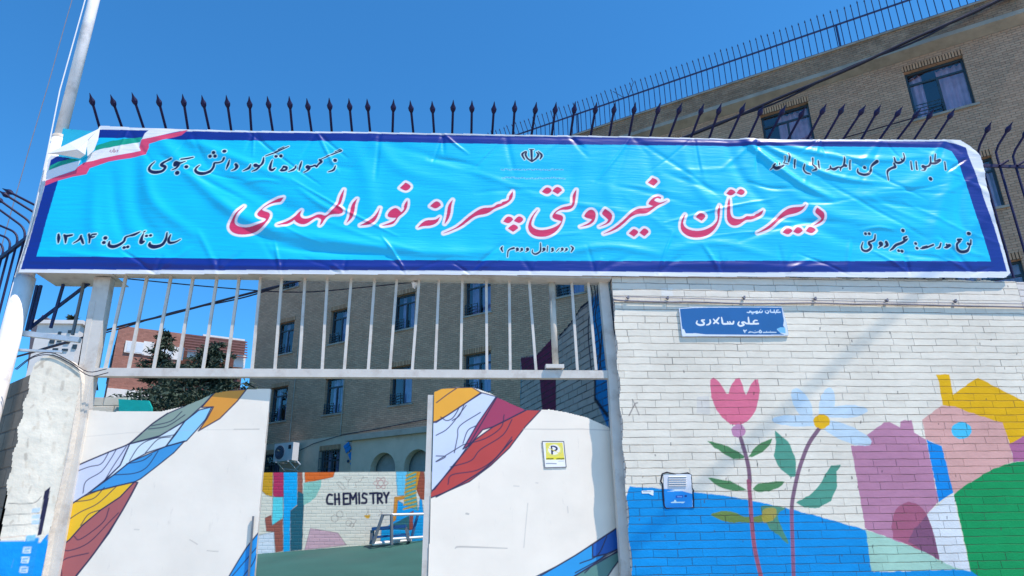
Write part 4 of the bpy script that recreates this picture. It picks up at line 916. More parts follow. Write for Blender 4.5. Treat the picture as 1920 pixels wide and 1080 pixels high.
ps.stroke(Q([(325, 800), (400, 796), (480, 798), (580, 802)]), 1.7, (130, 140, 160)); ps.stroke(Q([(640, 740), (770, 735)]), 1.0, (170, 180, 180), smooth=False)
ps.stroke(Q([(228, 240), (770, 240), (832, 890), (290, 905), (228, 240)]), 1.6, (62, 62, 74), smooth=False)
pk = tag(ps.build('parking_notice', M['plate'], None, keep=ps.uv(Q([(212, 228), (786, 228), (850, 902), (278, 918)]))), 'small yellow and white notice with a blue P on the right gate leaf', 'notice')

# ------------------------------------------------------------------ banner and its frame
hf = thing('sign_gantry', 'steel box gantry carrying the long banner above the gate', 'gantry', (0, YG, 3.9))
zbn = at(600, 514, YW - .04)[2]
mb = MB(); mb.abox(at(55, 512, YW - .02)[0], XL - .03, YW - .02, YG + .08, zbn + .012, zbn + .07); build(mb, 'bottom_beam', M['cream_metal'], hf)
mb = MB(); mb.abox(at(60, 512, YW)[0], at(205, 512, YW)[0], YW - .02, YG + .30, zbn + .002, zbn + .0105); build(mb, 'soffit_plate', M['cream_metal'], hf)
ztb = at(900, 258, YW)[2]
mb = MB(); mb.abox(at(190, 250, YW)[0], at(1785, 270, YW)[0], YW - .0, YW + .05, ztb - .12, ztb - .06); build(mb, 'top_beam', M['cream_metal'], hf)
for x in (190, 520, 850, 1140, 1480, 1800):
    mb = MB(); p = at(x, 400, YW + .03); mb.abox(p[0] - .02, p[0] + .02, YW + .0, YW + .05, zbn + .07, ztb - .12); build(mb, 'upright', M['cream_metal'], hf)

YB = YW - .045
x0_, x1_ = at(30, 512, YB)[0], at(1900, 512, YB)[0]
bn = Sheet((0, YB, 0), (1, 0, 0), (0, 0, 1), x0_ - .02, x1_ + .05, zbn - .03, at(1790, 255, YB)[2] + .3, .0052, (4, 182, 246))
WH = (214, 220, 226); NB = (4, 44, 134)
bn.c[:] = alb(WH)
bn.fill([(187, 243), (350, 246), (700, 250.5), (1100, 257), (1500, 264), (1774, 265), (1795, 271), (1811, 277), (1816, 293), (1834, 340), (1862, 420), (1889, 509), (1400, 511), (1000, 508), (600, 507), (300, 506), (39, 505), (58, 440), (85, 345), (95, 300)], NB)
CYN = (0, 189, 244)
bn.fill([(110, 335), (150, 268), (188, 258), (350, 262), (600, 264), (1000, 271), (1440, 274), (1768, 277), (1784, 284), (1795, 303), (1812, 345), (1858, 490), (1440, 489), (1000, 489), (600, 487), (300, 483), (68, 481), (88, 410)], CYN)
V = zb(70, 230, 6.4)
bn.fill(V([(700, 280), (740, 260), (900, 215), (1100, 190), (1260, 175), (1230, 232), (1000, 275), (800, 305), (690, 335)]), (22, 155, 130))
bn.fill(V([(690, 335), (800, 305), (1000, 275), (1230, 232), (1215, 290), (1245, 335), (1000, 385), (760, 432), (580, 480), (620, 380)]), (228, 230, 236))
bn.fill(V([(1290, 130), (1340, 90), (1500, 72), (1810, 78), (1600, 125), (1450, 165), (1255, 200)]), (226, 228, 232))
bn.fill(V([(150, 520), (250, 470), (400, 435), (560, 412), (500, 452), (300, 510), (135, 572)]), (22, 150, 128))
bn.fill(V([(135, 572), (300, 510), (520, 455), (470, 562), (250, 638), (85, 700)]), (224, 228, 236))
bn.fill(V([(90, 700), (250, 640), (450, 575), (490, 530), (560, 480), (760, 430), (1000, 385), (1240, 335), (1220, 290), (1250, 200), (1450, 165), (1810, 85), (1730, 150), (1340, 255), (1340, 300), (1300, 380), (1100, 425), (850, 470), (630, 545), (590, 620), (420, 650), (230, 700), (70, 765)]), (214, 72, 108))
for l in ([(880, 330, 10), (870, 345, 8), (895, 358, 6)], [(900, 335, 8), (905, 350, 8)], [(920, 315, 12), (922, 360, 10)], [(942, 335, 8), (938, 352, 8)], [(958, 330, 8), (970, 340, 10), (955, 356, 6)]): bn.stroke(np.array(V(l)), 1, (150, 60, 80))

RED = (206, 52, 96); HAL = (238, 226, 240)
T1 = zb(420, 330, 8); T2 = zb(640, 330, 8); T3 = zb(840, 330, 8); T4 = zb(1060, 325, 8); T5 = zb(1260, 330, 8); T6 = zb(1400, 330, 8)
title = [
 (T1, [(890, 325), (820, 335), (720, 375), (640, 425), (570, 490), (510, 550), (500, 590), (540, 620), (600, 635), (635, 650), (628, 680), (590, 710), (500, 745), (380, 770), (270, 768), (180, 740), (150, 690), (165, 640), (210, 570), (300, 455), (230, 520), (160, 600), (100, 690), (75, 760), (100, 820), (160, 860), (260, 878), (380, 865), (500, 825), (590, 770), (650, 690), (685, 620), (690, 570), (660, 545), (600, 530), (565, 505), (590, 480), (640, 440), (720, 400), (800, 385), (840, 385), (870, 355)]),
 (T1, [(1800, 205), (1760, 270), (1735, 330), (1720, 400), (1690, 450), (1640, 500), (1570, 570), (1515, 600), (1460, 575), (1400, 575), (1340, 605), (1260, 640), (1180, 640), (1140, 600), (1140, 560), (1160, 515), (1120, 540), (1080, 590), (1020, 640), (950, 680), (860, 715), (805, 742), (870, 735), (950, 722), (1010, 690), (1055, 655), (1090, 695), (1150, 725), (1220, 725), (1280, 690), (1330, 650), (1390, 615), (1440, 635), (1465, 655), (1440, 740), (1470, 715), (1510, 640), (1570, 585), (1640, 570), (1720, 575), (1780, 555), (1785, 510), (1750, 475), (1715, 455), (1745, 425), (1770, 360), (1790, 280)]),
 (T2, [(235, 345), (190, 385), (155, 440), (140, 500), (130, 570), (115, 640), (80, 705), (150, 645), (180, 590), (195, 520), (205, 430)]),
 (T2, [(580, 480), (550, 540), (500, 610), (440, 660), (360, 705), (285, 742), (370, 738), (450, 720), (510, 670), (550, 590)]),
 (T2, [(965, 100), (1030, 135), (1040, 170), (1000, 210), (955, 222), (880, 180), (920, 140)]),
 (T2, [(990, 370), (960, 410), (940, 450), (945, 500), (900, 545), (875, 520), (830, 480), (780, 485), (720, 530), (690, 590), (710, 615), (770, 625), (825, 625), (800, 665), (720, 705), (610, 745), (700, 735), (770, 720), (810, 680), (850, 610), (900, 575), (950, 530), (980, 480), (992, 420)]),
 (T2, [(1430, 375), (1480, 405), (1490, 440), (1415, 495), (1335, 450), (1380, 405)]),
 (T2, [(1475, 615), (1430, 650), (1370, 660), (1290, 660), (1220, 690), (1150, 770), (1230, 745), (1320, 745), (1400, 720), (1450, 680)]),
 (T2, [(1670, 360), (1630, 405), (1600, 460), (1590, 530), (1580, 600), (1560, 670), (1550, 715), (1590, 670), (1620, 610), (1640, 530), (1645, 450)]),
 (T3, [(970, 230), (945, 265), (915, 310), (915, 350), (890, 370), (850, 385), (820, 390), (800, 420), (760, 422), (720, 440), (690, 470), (620, 480), (530, 480), (450, 515), (370, 570), (290, 630), (190, 720), (100, 785), (-65, 857), (0, 838), (90, 800), (190, 755), (280, 690), (370, 620), (450, 585), (560, 570), (620, 545), (690, 495), (760, 470), (830, 440), (900, 400), (950, 350), (972, 300)]),
 (T3, [(905, 605), (960, 625), (975, 655), (910, 720), (830, 685), (865, 635)]), (T3, [(1070, 600), (1120, 630), (1130, 660), (1070, 715), (990, 675), (1030, 625)]), (T3, [(985, 725), (1040, 755), (1050, 785), (975, 840), (900, 790), (945, 750)]),
 (T3, [(1490, 165), (1545, 190), (1555, 225), (1490, 278), (1410, 235), (1450, 190)]), (T3, [(1640, 160), (1695, 185), (1710, 215), (1645, 270), (1568, 225), (1600, 185)]),
 (T3, [(1925, 205), (1895, 245), (1870, 300), (1870, 380), (1860, 440), (1800, 455), (1720, 470), (1650, 505), (1590, 555), (1560, 610), (1590, 645), (1660, 665), (1705, 680), (1670, 730), (1590, 775), (1480, 810), (1370, 815), (1290, 790), (1245, 740), (1250, 690), (1280, 600), (1345, 505), (1300, 550), (1250, 620), (1215, 700), (1200, 780), (1230, 850), (1290, 895), (1380, 915), (1480, 910), (1570, 870), (1640, 810), (1690, 740), (1720, 660), (1725, 615), (1700, 590), (1640, 575), (1605, 565), (1640, 530), (1700, 505), (1780, 510), (1850, 490), (1890, 440), (1905, 380), (1918, 280)]),
 (T4, [(370, 545), (420, 555), (455, 600), (450, 660), (430, 720), (380, 760), (310, 785), (225, 800), (300, 770), (360, 740), (405, 690), (370, 680), (310, 665), (285, 640), (310, 590)]),
 (T4, [(595, 540), (650, 575), (700, 620), (695, 680), (670, 730), (620, 765), (510, 800), (560, 775), (620, 745), (645, 700), (610, 665), (550, 615), (555, 590), (570, 570)]),
 (T4, [(1310, 65), (1370, 90), (1385, 125), (1325, 182), (1240, 140), (1275, 105)]),
 (T4, [(1530, 405), (1480, 425), (1420, 440), (1360, 425), (1330, 405), (1350, 375), (1390, 365), (1430, 380), (1440, 355), (1400, 335), (1350, 350), (1300, 385), (1260, 430), (1250, 460), (1290, 480), (1320, 490), (1270, 515), (1180, 525), (1090, 530), (1010, 575), (930, 650), (850, 730), (750, 810), (660, 865), (575, 905), (680, 875), (780, 830), (880, 750), (960, 670), (1040, 620), (1130, 605), (1210, 605), (1270, 565), (1340, 510), (1400, 470), (1470, 440)]),
 (T4, [(1030, 830), (1085, 860), (1095, 890), (1030, 945), (955, 900), (1000, 855)]), (T4, [(1185, 820), (1240, 850), (1250, 885), (1185, 938), (1115, 890), (1150, 850)]),
 (T5, [(200, 575), (185, 620), (165, 690), (175, 740), (220, 790), (310, 820), (420, 825), (520, 800), (610, 750), (670, 690), (690, 640), (685, 580), (680, 530), (690, 490), (715, 440), (718, 520), (715, 600), (700, 680), (670, 750), (620, 820), (540, 885), (440, 920), (340, 925), (230, 895), (150, 830), (130, 760), (140, 680), (170, 610)]),
 (T5, [(420, 550), (490, 575), (505, 610), (445, 668), (360, 615), (390, 580)]),
 (T5, [(860, 330), (840, 390), (825, 470), (825, 560), (825, 640), (850, 700), (900, 740), (960, 745), (1020, 720), (1070, 680), (1110, 655), (1180, 655), (1250, 630), (1310, 600), (1350, 570), (1370, 510), (1350, 525), (1320, 540), (1300, 560), (1260, 570), (1240, 595), (1200, 600), (1160, 605), (1120, 600), (1080, 635), (1020, 650), (950, 645), (900, 620), (875, 570), (868, 480), (868, 380)]),
 (T5, [(880, 195), (935, 215), (955, 245), (885, 298), (820, 260), (850, 225)]), (T5, [(1030, 190), (1085, 215), (1095, 245), (1045, 292), (970, 255), (1000, 215)]),
 (T6, [(880, 430), (860, 460), (800, 470), (710, 470), (620, 490), (540, 545), (470, 620), (390, 700), (290, 780), (160, 855), (290, 815), (380, 760), (450, 690), (520, 630), (600, 585), (700, 565), (770, 545), (830, 510), (862, 470)]),
 (T6, [(600, 775), (660, 795), (680, 830), (615, 890), (535, 850), (570, 810)]), (T6, [(755, 765), (815, 785), (835, 825), (770, 880), (695, 840), (725, 800)]), (T6, [(950, 755), (1015, 780), (1035, 810), (970, 870), (885, 830), (915, 790)]),
 (T6, [(1050, 485), (1100, 520), (1150, 560), (1160, 620), (1145, 670), (1090, 710), (1005, 740), (1060, 700), (1110, 665), (1120, 640), (1080, 600), (1020, 555), (1030, 510)])]
shapes = [bn.uv(f_(soften(p_, 2))) for f_, p_ in title]
kpx = bn.mpp((960, 400))
for P_ in shapes: bn.strokem(np.vstack([P_, P_[:1]]), 10.0 * kpx, HAL); bn.fillm(P_, HAL)
for P_ in shapes: bn.fillm(P_, RED); bn.strokem(np.vstack([P_, P_[:1]]), .7 * kpx, (170, 40, 96))

A1 = zb(270, 260, 10.105); A2 = zb(450, 260, 10.105); C1 = zb(1430, 280, 10.105); C2 = zb(1610, 280, 10.105); D1 = zb(1600, 420, 8); E1 = zb(95, 420, 7.53); F1 = zb(925, 445, 12); F2 = zb(925, 270, 12)
small = [
 (A1, [[(515, 385, 30), (430, 420, 30), (350, 470, 40), (335, 505, 50), (395, 530, 50), (390, 570, 40), (330, 620, 45), (200, 640, 60), (120, 615, 50), (105, 560, 35), (150, 490, 25), (205, 440, 12)], [(925, 345, 22), (820, 375, 32), (710, 400, 28)], [(790, 430, 14), (700, 470, 30), (610, 470, 70), (590, 500, 60)], [(660, 500, 40), (610, 560, 30), (530, 590, 14)], [(810, 540, 60)], [(630, 650, 70)],
       [(1515, 370, 35), (1480, 425, 28), (1400, 450, 26), (1330, 455, 30), (1310, 520, 35), (1250, 600, 40), (1150, 650, 55), (1050, 655, 55), (985, 620, 45), (985, 560, 30), (1050, 495, 14)], [(1320, 268, 55)], [(1250, 330, 55)], [(1345, 330, 55)], [(1525, 240, 65)], [(1620, 410, 18), (1590, 490, 36), (1555, 570, 14)], [(1740, 490, 45), (1760, 530, 50), (1720, 580, 30), (1660, 600, 14)]], 1.0),
 (A2, [[(920, 140, 14), (700, 235, 28), (480, 320, 14)], [(445, 350, 18), (430, 440, 38), (385, 510, 36), (310, 520, 50)], [(830, 150, 8), (720, 200, 8)], [(300, 510, 70)], [(370, 540, 30), (310, 590, 28), (230, 620, 12)], [(205, 500, 18), (170, 560, 36), (60, 610, 14)], [(610, 395, 14), (580, 480, 34), (570, 570, 46), (610, 600, 46), (660, 560, 24)], [(680, 325, 55)], [(770, 320, 55)],
       [(830, 530, 40), (880, 545, 40), (870, 590, 36), (800, 605, 40), (770, 600, 30)], [(830, 530, 30), (790, 580, 24)], [(1060, 510, 16), (1020, 580, 34), (920, 625, 12)], [(1165, 430, 16), (1140, 510, 34), (1115, 600, 14)], [(1280, 530, 70)], [(1310, 560, 40), (1270, 600, 26), (1210, 630, 12)], [(1310, 530, 40), (1370, 515, 30), (1420, 500, 34), (1450, 530, 24), (1480, 480, 30), (1540, 430, 40), (1510, 400, 36)],
       [(1920, 225, 26), (1540, 385, 12)], [(1900, 200, 8), (1800, 245, 8)], [(1800, 410, 60)], [(1810, 510, 16), (1770, 590, 34), (1670, 630, 12)]], 1.0),
 (C1, [[(490, 90, 30), (500, 150, 28), (490, 240, 18)], [(415, 140, 14), (425, 200, 14), (400, 260, 16)], [(320, 265, 24), (300, 310, 24)], [(400, 300, 24), (330, 350, 40), (250, 380, 46), (190, 340, 30), (215, 300, 20)], [(190, 350, 18), (145, 390, 12)], [(400, 260, 16), (480, 275, 20)], [(600, 210, 22), (605, 350, 22)], [(1055, 220, 22), (1065, 360, 30)], [(945, 170, 22), (945, 240, 22), (930, 300, 24)], [(940, 305, 36), (990, 340, 46), (1000, 390, 30), (940, 410, 14)], [(785, 290, 14), (775, 380, 24), (830, 450, 30), (900, 470, 20)],
       [(1650, 220, 22), (1650, 380, 26)], [(1535, 150, 20), (1545, 230, 26), (1540, 300, 34), (1570, 310, 50)], [(1540, 310, 30), (1480, 350, 24), (1470, 400, 16)], [(1480, 350, 24), (1430, 340, 26), (1350, 380, 44), (1290, 360, 30), (1280, 320, 20)], [(1280, 370, 24), (1200, 405, 14)]], 1.15),
 (C2, [[(340, 235, 50), (270, 290, 36), (235, 340, 22), (235, 400, 30), (190, 460, 40), (110, 480, 40), (20, 460, 40), (-20, 420, 30), (-15, 370, 14)], [(115, 345, 50)], [(850, 80, 20), (860, 150, 24), (840, 220, 30), (760, 260, 36), (690, 240, 30), (665, 160, 22)], [(800, 190, 26), (830, 230, 26)], [(670, 270, 30), (690, 330, 44), (620, 360, 34), (560, 400, 34), (545, 460, 24), (570, 580, 12)], [(990, 235, 20), (1010, 380, 26)], [(1090, 235, 20), (1105, 380, 26)],
       [(1225, 330, 60)], [(1260, 350, 40), (1240, 400, 24), (1190, 400, 12)], [(1240, 330, 30), (1320, 320, 30), (1360, 250, 26), (1350, 150, 20)], [(1370, 270, 36), (1440, 270, 40), (1520, 230, 30), (1530, 200, 26), (1470, 220, 24)], [(1440, 95, 20), (1440, 230, 24)], [(1350, 568, 60)], [(1620, 250, 20), (1640, 390, 26)]], 1.15),
 (D1, [[(1620, 230, 26), (1570, 240, 36), (1600, 260, 26)], [(1590, 265, 24), (1550, 310, 30), (1560, 380, 34), (1620, 420, 40), (1700, 405, 36), (1740, 350, 24), (1755, 300, 16)], [(1770, 235, 18), (1765, 300, 24), (1730, 295, 45)], [(1735, 140, 50)], [(1440, 320, 40), (1400, 350, 34), (1370, 355, 20)], [(1400, 310, 30), (1410, 340, 30)], [(1310, 290, 16), (1290, 350, 24), (1240, 365, 10)], [(1195, 315, 24), (1120, 345, 24), (1040, 365, 24), (1010, 365, 12)], [(1100, 345, 40), (1050, 355, 36)], [(940, 290, 40)], [(960, 360, 40)], [(738, 102, 48)],
       [(800, 190, 24), (760, 210, 30), (780, 240, 34), (820, 220, 14)], [(790, 240, 30), (730, 280, 34), (650, 310, 34), (600, 360, 28), (560, 390, 12)], [(690, 395, 40)], [(740, 400, 40)], [(500, 270, 40), (515, 310, 40), (470, 345, 14)], [(420, 290, 60)], [(435, 310, 30), (385, 350, 12)], [(325, 165, 18), (320, 230, 24), (280, 255, 22), (240, 270, 26), (250, 300, 40), (270, 320, 40), (265, 360, 30), (210, 400, 34), (150, 390, 36), (130, 340, 24), (150, 270, 12)], [(180, 148, 40)], [(235, 148, 40)]], 1.0),
 (E1, [[(110, 145, 20), (112, 200, 36), (105, 265, 14)], [(190, 155, 20), (215, 170, 30), (300, 155, 22)], [(200, 165, 30), (210, 200, 34), (208, 265, 14)], [(430, 165, 20), (400, 220, 24), (320, 270, 12)], [(425, 170, 20), (445, 235, 30), (460, 275, 20)], [(545, 152, 26), (556, 205, 26), (548, 268, 16)], [(550, 190, 22), (600, 192, 22), (632, 182, 12)], [(572, 186, 14), (590, 158, 18), (650, 150, 20)], [(775, 200, 44)], [(755, 265, 40)],
       [(1260, 110, 14), (1180, 150, 30), (1110, 165, 18), (1050, 185, 24), (1030, 240, 26), (960, 295, 34), (880, 320, 40), (825, 300, 34), (830, 250, 16)], [(1035, 330, 36)], [(1085, 320, 36)], [(1310, 130, 10), (1285, 200, 30), (1280, 260, 44), (1320, 245, 20)], [(1350, 165, 34)], [(1405, 155, 34)], [(1330, 95, 14), (1310, 110, 14)], [(1640, 120, 16), (1620, 210, 28), (1560, 290, 36), (1460, 320, 48), (1400, 300, 40), (1400, 260, 16)], [(1690, 150, 14), (1660, 220, 30), (1680, 260, 30), (1760, 250, 20), (1830, 215, 10)]], 1.0),
 (F1, [[(1745, 200, 20), (1790, 250, 40), (1750, 330, 20)], [(205, 210, 20), (180, 260, 40), (210, 325, 20)], [(460, 245, 40), (380, 270, 30), (330, 320, 24), (318, 440, 14)], [(540, 265, 60)], [(640, 265, 50)], [(560, 290, 26), (510, 310, 12)], [(650, 290, 26), (600, 315, 12)], [(770, 265, 60)], [(780, 290, 24), (730, 320, 12)], [(1062, 130, 18), (1065, 240, 26), (1050, 320, 30), (950, 375, 34), (880, 340, 24), (880, 280, 14)], [(1140, 265, 60)], [(1150, 290, 24), (1100, 320, 12)], [(1220, 200, 18), (1210, 310, 22)],
       [(1330, 265, 50)], [(1345, 300, 30), (1310, 318, 26)], [(1480, 255, 18), (1420, 320, 16)], [(1550, 265, 54)], [(1560, 290, 24), (1510, 320, 12)], [(1645, 270, 50)], [(1650, 290, 26), (1600, 320, 12)]], 1.0),
 (F2, [[(855, 150, 50), (865, 380, 36)], [(810, 125, 14), (910, 128, 14)], [(745, 180, 30), (725, 250, 40), (770, 330, 36), (860, 395, 30)], [(720, 170, 24), (650, 240, 44), (700, 350, 26)], [(970, 190, 24), (1010, 250, 44), (960, 330, 36), (870, 395, 30)], [(1010, 170, 20), (1085, 260, 46), (1050, 345, 20)]], 1.0)]
NAVY = (14, 20, 66); HL2 = (196, 234, 250)
for conv, sts, kw in small:
    for st_ in sts:
        q = np.array(conv(st_), float); q[:, 2] = q[:, 2] * kw * 1.2 + 3.0
        if len(q) == 1: bn.strokem(bn.uv(q), [q[0, 2] * kpx], HL2)
        else: bn.stroke(q, 1, HL2, k=kpx)
for conv, sts, kw in small:
    for st_ in sts:
        q = np.array(conv(st_), float); q[:, 2] = np.maximum(q[:, 2] * kw * 1.22 + .3, 2.1)
        if len(q) == 1: bn.strokem(bn.uv(q), [q[0, 2] * kpx], NAVY)
        else: bn.stroke(q, 1, NAVY, k=kpx)
for yy, xr in ((578, (180, 1560)), (765, (200, 1620))):   # two lines of very small print
    x = xr[0]
    while x < xr[1]:
        l = RNG2.uniform(25, 80); yj = yy + RNG2.uniform(-14, 14)
        bn.stroke(np.array(F2([(x, yj, 40), (x + l, yj + RNG2.uniform(-12, 12), 34)])), 1, (120, 205, 250), smooth=False, al=.75, k=kpx)
        bn.stroke(np.array(F2([(x + 5, yj, 12), (x + l * .7, yj + RNG2.uniform(-16, 16), 9)])), 1, (30, 70, 130), smooth=False, al=.95, k=kpx)
        x += l + RNG2.uniform(8, 26)
# folds: each a ridge along a line, drawn where the cloth is creased
XX, YY = np.meshgrid(bn.xs, bn.ys); disp = np.zeros_like(XX)
folds = [([(1392, 258), (1440, 300), (1500, 345), (1560, 372)], 9, .024), ([(1400, 258), (1470, 290), (1560, 330), (1660, 345)], 7, .013), ([(1405, 258), (1500, 280), (1620, 300), (1760, 292)], 8, .010), ([(1360, 258), (1390, 330), (1450, 400)], 12, -.010),
         ([(1440, 310), (1520, 385), (1640, 420), (1800, 430)], 16, .010), ([(1480, 400), (1600, 455), (1750, 465)], 14, -.008), ([(1795, 285), (1700, 350), (1560, 380)], 14, .010), ([(1800, 300), (1760, 400), (1740, 480)], 13, .011), ([(1810, 330), (1800, 400), (1830, 480)], 10, -.008), ([(1775, 322), (1812, 297)], 3, -.010),
         ([(300, 262), (360, 330), (440, 400), (520, 440)], 11, .012), ([(330, 262), (420, 330), (540, 390), (640, 410)], 13, -.010), ([(350, 262), (450, 300), (560, 345)], 9, .009), ([(270, 300), (290, 380), (380, 450)], 11, .010), ([(250, 290), (260, 400), (330, 480)], 13, -.010), ([(180, 330), (175, 420), (190, 480)], 12, .008), ([(210, 320), (220, 410), (250, 480)], 10, -.007),
         ([(420, 380), (520, 430), (660, 455), (860, 470)], 13, .012), ([(440, 420), (560, 465), (760, 480)], 10, -.009), ([(700, 265), (760, 320), (880, 350)], 14, .007), ([(720, 268), (830, 300), (900, 330)], 10, -.006), ([(660, 265), (690, 340), (700, 420)], 15, .006), ([(600, 450), (800, 475), (960, 470)], 9, .008),
         ([(1040, 478), (1140, 462), (1250, 478)], 8, .008), ([(1150, 280), (1140, 340), (1160, 420)], 15, .006), ([(1210, 278), (1230, 350), (1260, 420)], 12, -.006), ([(1280, 276), (1300, 340), (1350, 400)], 12, .007), ([(1080, 280), (1070, 360), (1100, 430)], 14, -.005), ([(940, 290), (930, 380), (960, 470)], 18, .004), ([(1250, 470), (1340, 455), (1450, 480)], 9, .007),
         ([(60, 490), (300, 496), (600, 500), (1000, 500)], 5, .006), ([(1150, 500), (1300, 496), (1500, 499), (1700, 492), (1850, 499)], 7, .006), ([(1400, 500), (1550, 494), (1700, 500)], 6, -.004), ([(1200, 266), (1400, 268), (1600, 267), (1770, 272)], 4, .005), ([(700, 254), (900, 256), (1200, 262)], 4, -.004), ([(100, 470), (240, 488), (420, 492)], 6, .006)]
for k, x in enumerate(range(240, 1790, 118)):   # puckers at the ties along both edges
    yt_, yb_ = 240 + 22 * (x - 190) / 1600, 513
    for j in range(3):
        a = RNG2.uniform(-.9, .9); L_ = RNG2.uniform(35, 110)
        folds.append(([(x, yt_), (x + math.sin(a) * L_ * .5, yt_ + math.cos(a) * L_ * .5), (x + math.sin(a) * L_ * 1.1, yt_ + math.cos(a) * L_)], RNG2.uniform(2.5, 6), RNG2.uniform(.002, .006) * (1 if j % 2 else -1)))
        a = RNG2.uniform(-1.2, 1.2); L_ = RNG2.uniform(25, 90)
        folds.append(([(x + 50, yb_), (x + 50 + math.sin(a) * L_ * .5, yb_ - math.cos(a) * L_ * .5), (x + 50 + math.sin(a) * L_ * 1.1, yb_ - math.cos(a) * L_)], RNG2.uniform(2.5, 6), RNG2.uniform(.003, .007) * (1 if j % 2 else -1)))
for k in range(46):                              # long shallow creases, denser towards the right end
    x = 1880 - 1500 * RNG2.random() ** 1.6; y = RNG2.uniform(280, 480); a = RNG2.normal(.12, .3); L_ = RNG2.uniform(60, 220)
    folds.append(([(x - L_ * .5, y - a * L_ * .5), (x, y + RNG2.uniform(-5, 5)), (x + L_ * .5, y + a * L_ * .5)], RNG2.uniform(2.5, 7), RNG2.uniform(.002, .006) * (1 if k % 2 else -1)))
for pts, wd, amp in folds:
    amp = amp * 1.35
    P_ = bn.uv(cr(pts, 5)); s_ = wd * kpx; best = np.full(XX.shape, 1e9); tb = np.zeros(XX.shape); n_ = len(P_) - 1
    lo, hi = P_.min(0) - 3.2 * s_, P_.max(0) + 3.2 * s_; wnd = bn._win(lo, hi)
    if not wnd: continue
    i0, i1, j0, j1 = wnd; X_, Y_ = XX[j0:j1, i0:i1], YY[j0:j1, i0:i1]; best = np.full(X_.shape, 1e9); tb = np.zeros(X_.shape)
    for k in range(n_):
        a, b = P_[k], P_[k + 1]; d = b - a; t = np.clip(((X_ - a[0]) * d[0] + (Y_ - a[1]) * d[1]) / (d @ d), 0, 1)
        ds = np.hypot(X_ - a[0] - t * d[0], Y_ - a[1] - t * d[1]); m_ = ds < best; best = np.where(m_, ds, best); tb = np.where(m_, (k + t) / n_, tb)
    disp[j0:j1, i0:i1] += amp * np.exp(-(best / s_) ** 2) * np.sin(np.pi * np.clip(tb * .92 + .06, 0, 1)) ** .6
for k in range(26):                              # fine random slackness
    a = RNG2.uniform(-.5, .5) + (math.pi / 2 if k % 3 else 0); f_ = RNG2.uniform(3, 22); disp += .010 / f_ * np.sin((XX * math.cos(a) + YY * math.sin(a)) * f_ + RNG2.uniform(0, 6)) * (.5 + .5 * np.sin(XX * RNG2.uniform(.4, 1.6) + RNG2.uniform(0, 6)))
M['vinyl'] = paint_mat('vinyl', .40, .4, .03, .32, 7, stretch=(.55, 5, 1))
ban = thing('banner', 'long creased turquoise school banner with red Persian title and navy border', 'banner', (.8, YB, zbn))
kb = bn.uv([(187, 236), (260, 240), (350, 243), (700, 248), (1100, 255), (1500, 262), (1790, 262), (1801, 263), (1818, 273), (1829, 282), (1837, 292), (1842, 305), (1848, 339), (1868, 420), (1895, 512), (1886, 520), (1800, 521), (1500, 519), (1150, 517), (900, 515), (600, 514), (300, 513), (34, 513), (48, 470), (64, 420), (85, 345), (90, 300), (96, 291), (150, 300), (164, 292), (178, 268)])
bn.build('cloth', M['vinyl'], ban, keep=kb, disp=disp)
mb = MB(); fl = [at(x, y, YB - d) for x, y, d in ((186, 241, .0), (165, 262, .05), (160, 290, .06), (150, 297, .03), (118, 291, .05), (88, 288, .08), (130, 268, .06))]
cen = at(145, 280, YB - .085)
for i in range(len(fl)): mb.face([fl[i], fl[(i + 1) % len(fl)], cen])
build(mb, 'folded_corner', M['white_vinyl'], ban, smooth=False)
mb = MB(); fl2 = [at(x, y, YB - d) for x, y, d in ((188, 238, .0), (184, 262, .015), (176, 282, .02), (164, 293, .03), (162, 262, .045))]
mb.face([fl2[0], fl2[1], fl2[4]]); mb.face([fl2[1], fl2[2], fl2[3], fl2[4]]); build(mb, 'folded_edge', M['white_vinyl'], ban)
M['old_banner'] = mat('old_banner', tuple(alb((40, 175, 205))), .5, 0, .12, 4)
mb = MB(); mb.prism([at(x, y, YW + .06) for x, y in ((118, 241), (186, 247), (186, 300), (92, 300))], (0, .01, 0)); tag(build(mb, 'old_banner', M['old_banner']), 'scrap of an older pale turquoise banner behind the folded banner corner', 'banner')

# scrap of white plastic hanging from the thin wire under the banner
mb = MB(); wpts = [at(x, y, YG + .1) for x, y in ((240, 523), (420, 540), (560, 548), (690, 538), (776, 529), (860, 522), (940, 521))]; mb.tube(cr(wpts, 5), .006, 5)
tag(build(mb, 'slack_wire', M['cable']), 'thin slack black wire sagging below the banner across the gate bars', 'wire')
bmx = bmesh.new(); bmesh.ops.create_icosphere(bmx, subdivisions=2, radius=.035)
for v_ in bmx.verts: v_.co *= random.uniform(.55, 1.25); v_.co.x *= 1.1
me = bpy.data.meshes.new('plastic_scrap'); bmx.to_mesh(me); bmx.free(); me.materials.append(M['scrap'])
o = bpy.data.objects.new('plastic_scrap', me); COL.objects.link(o); o.location = tuple(at(778, 534, YG + .05)); tag(o, 'crumpled white plastic scrap caught on the wire below the banner', 'litter')

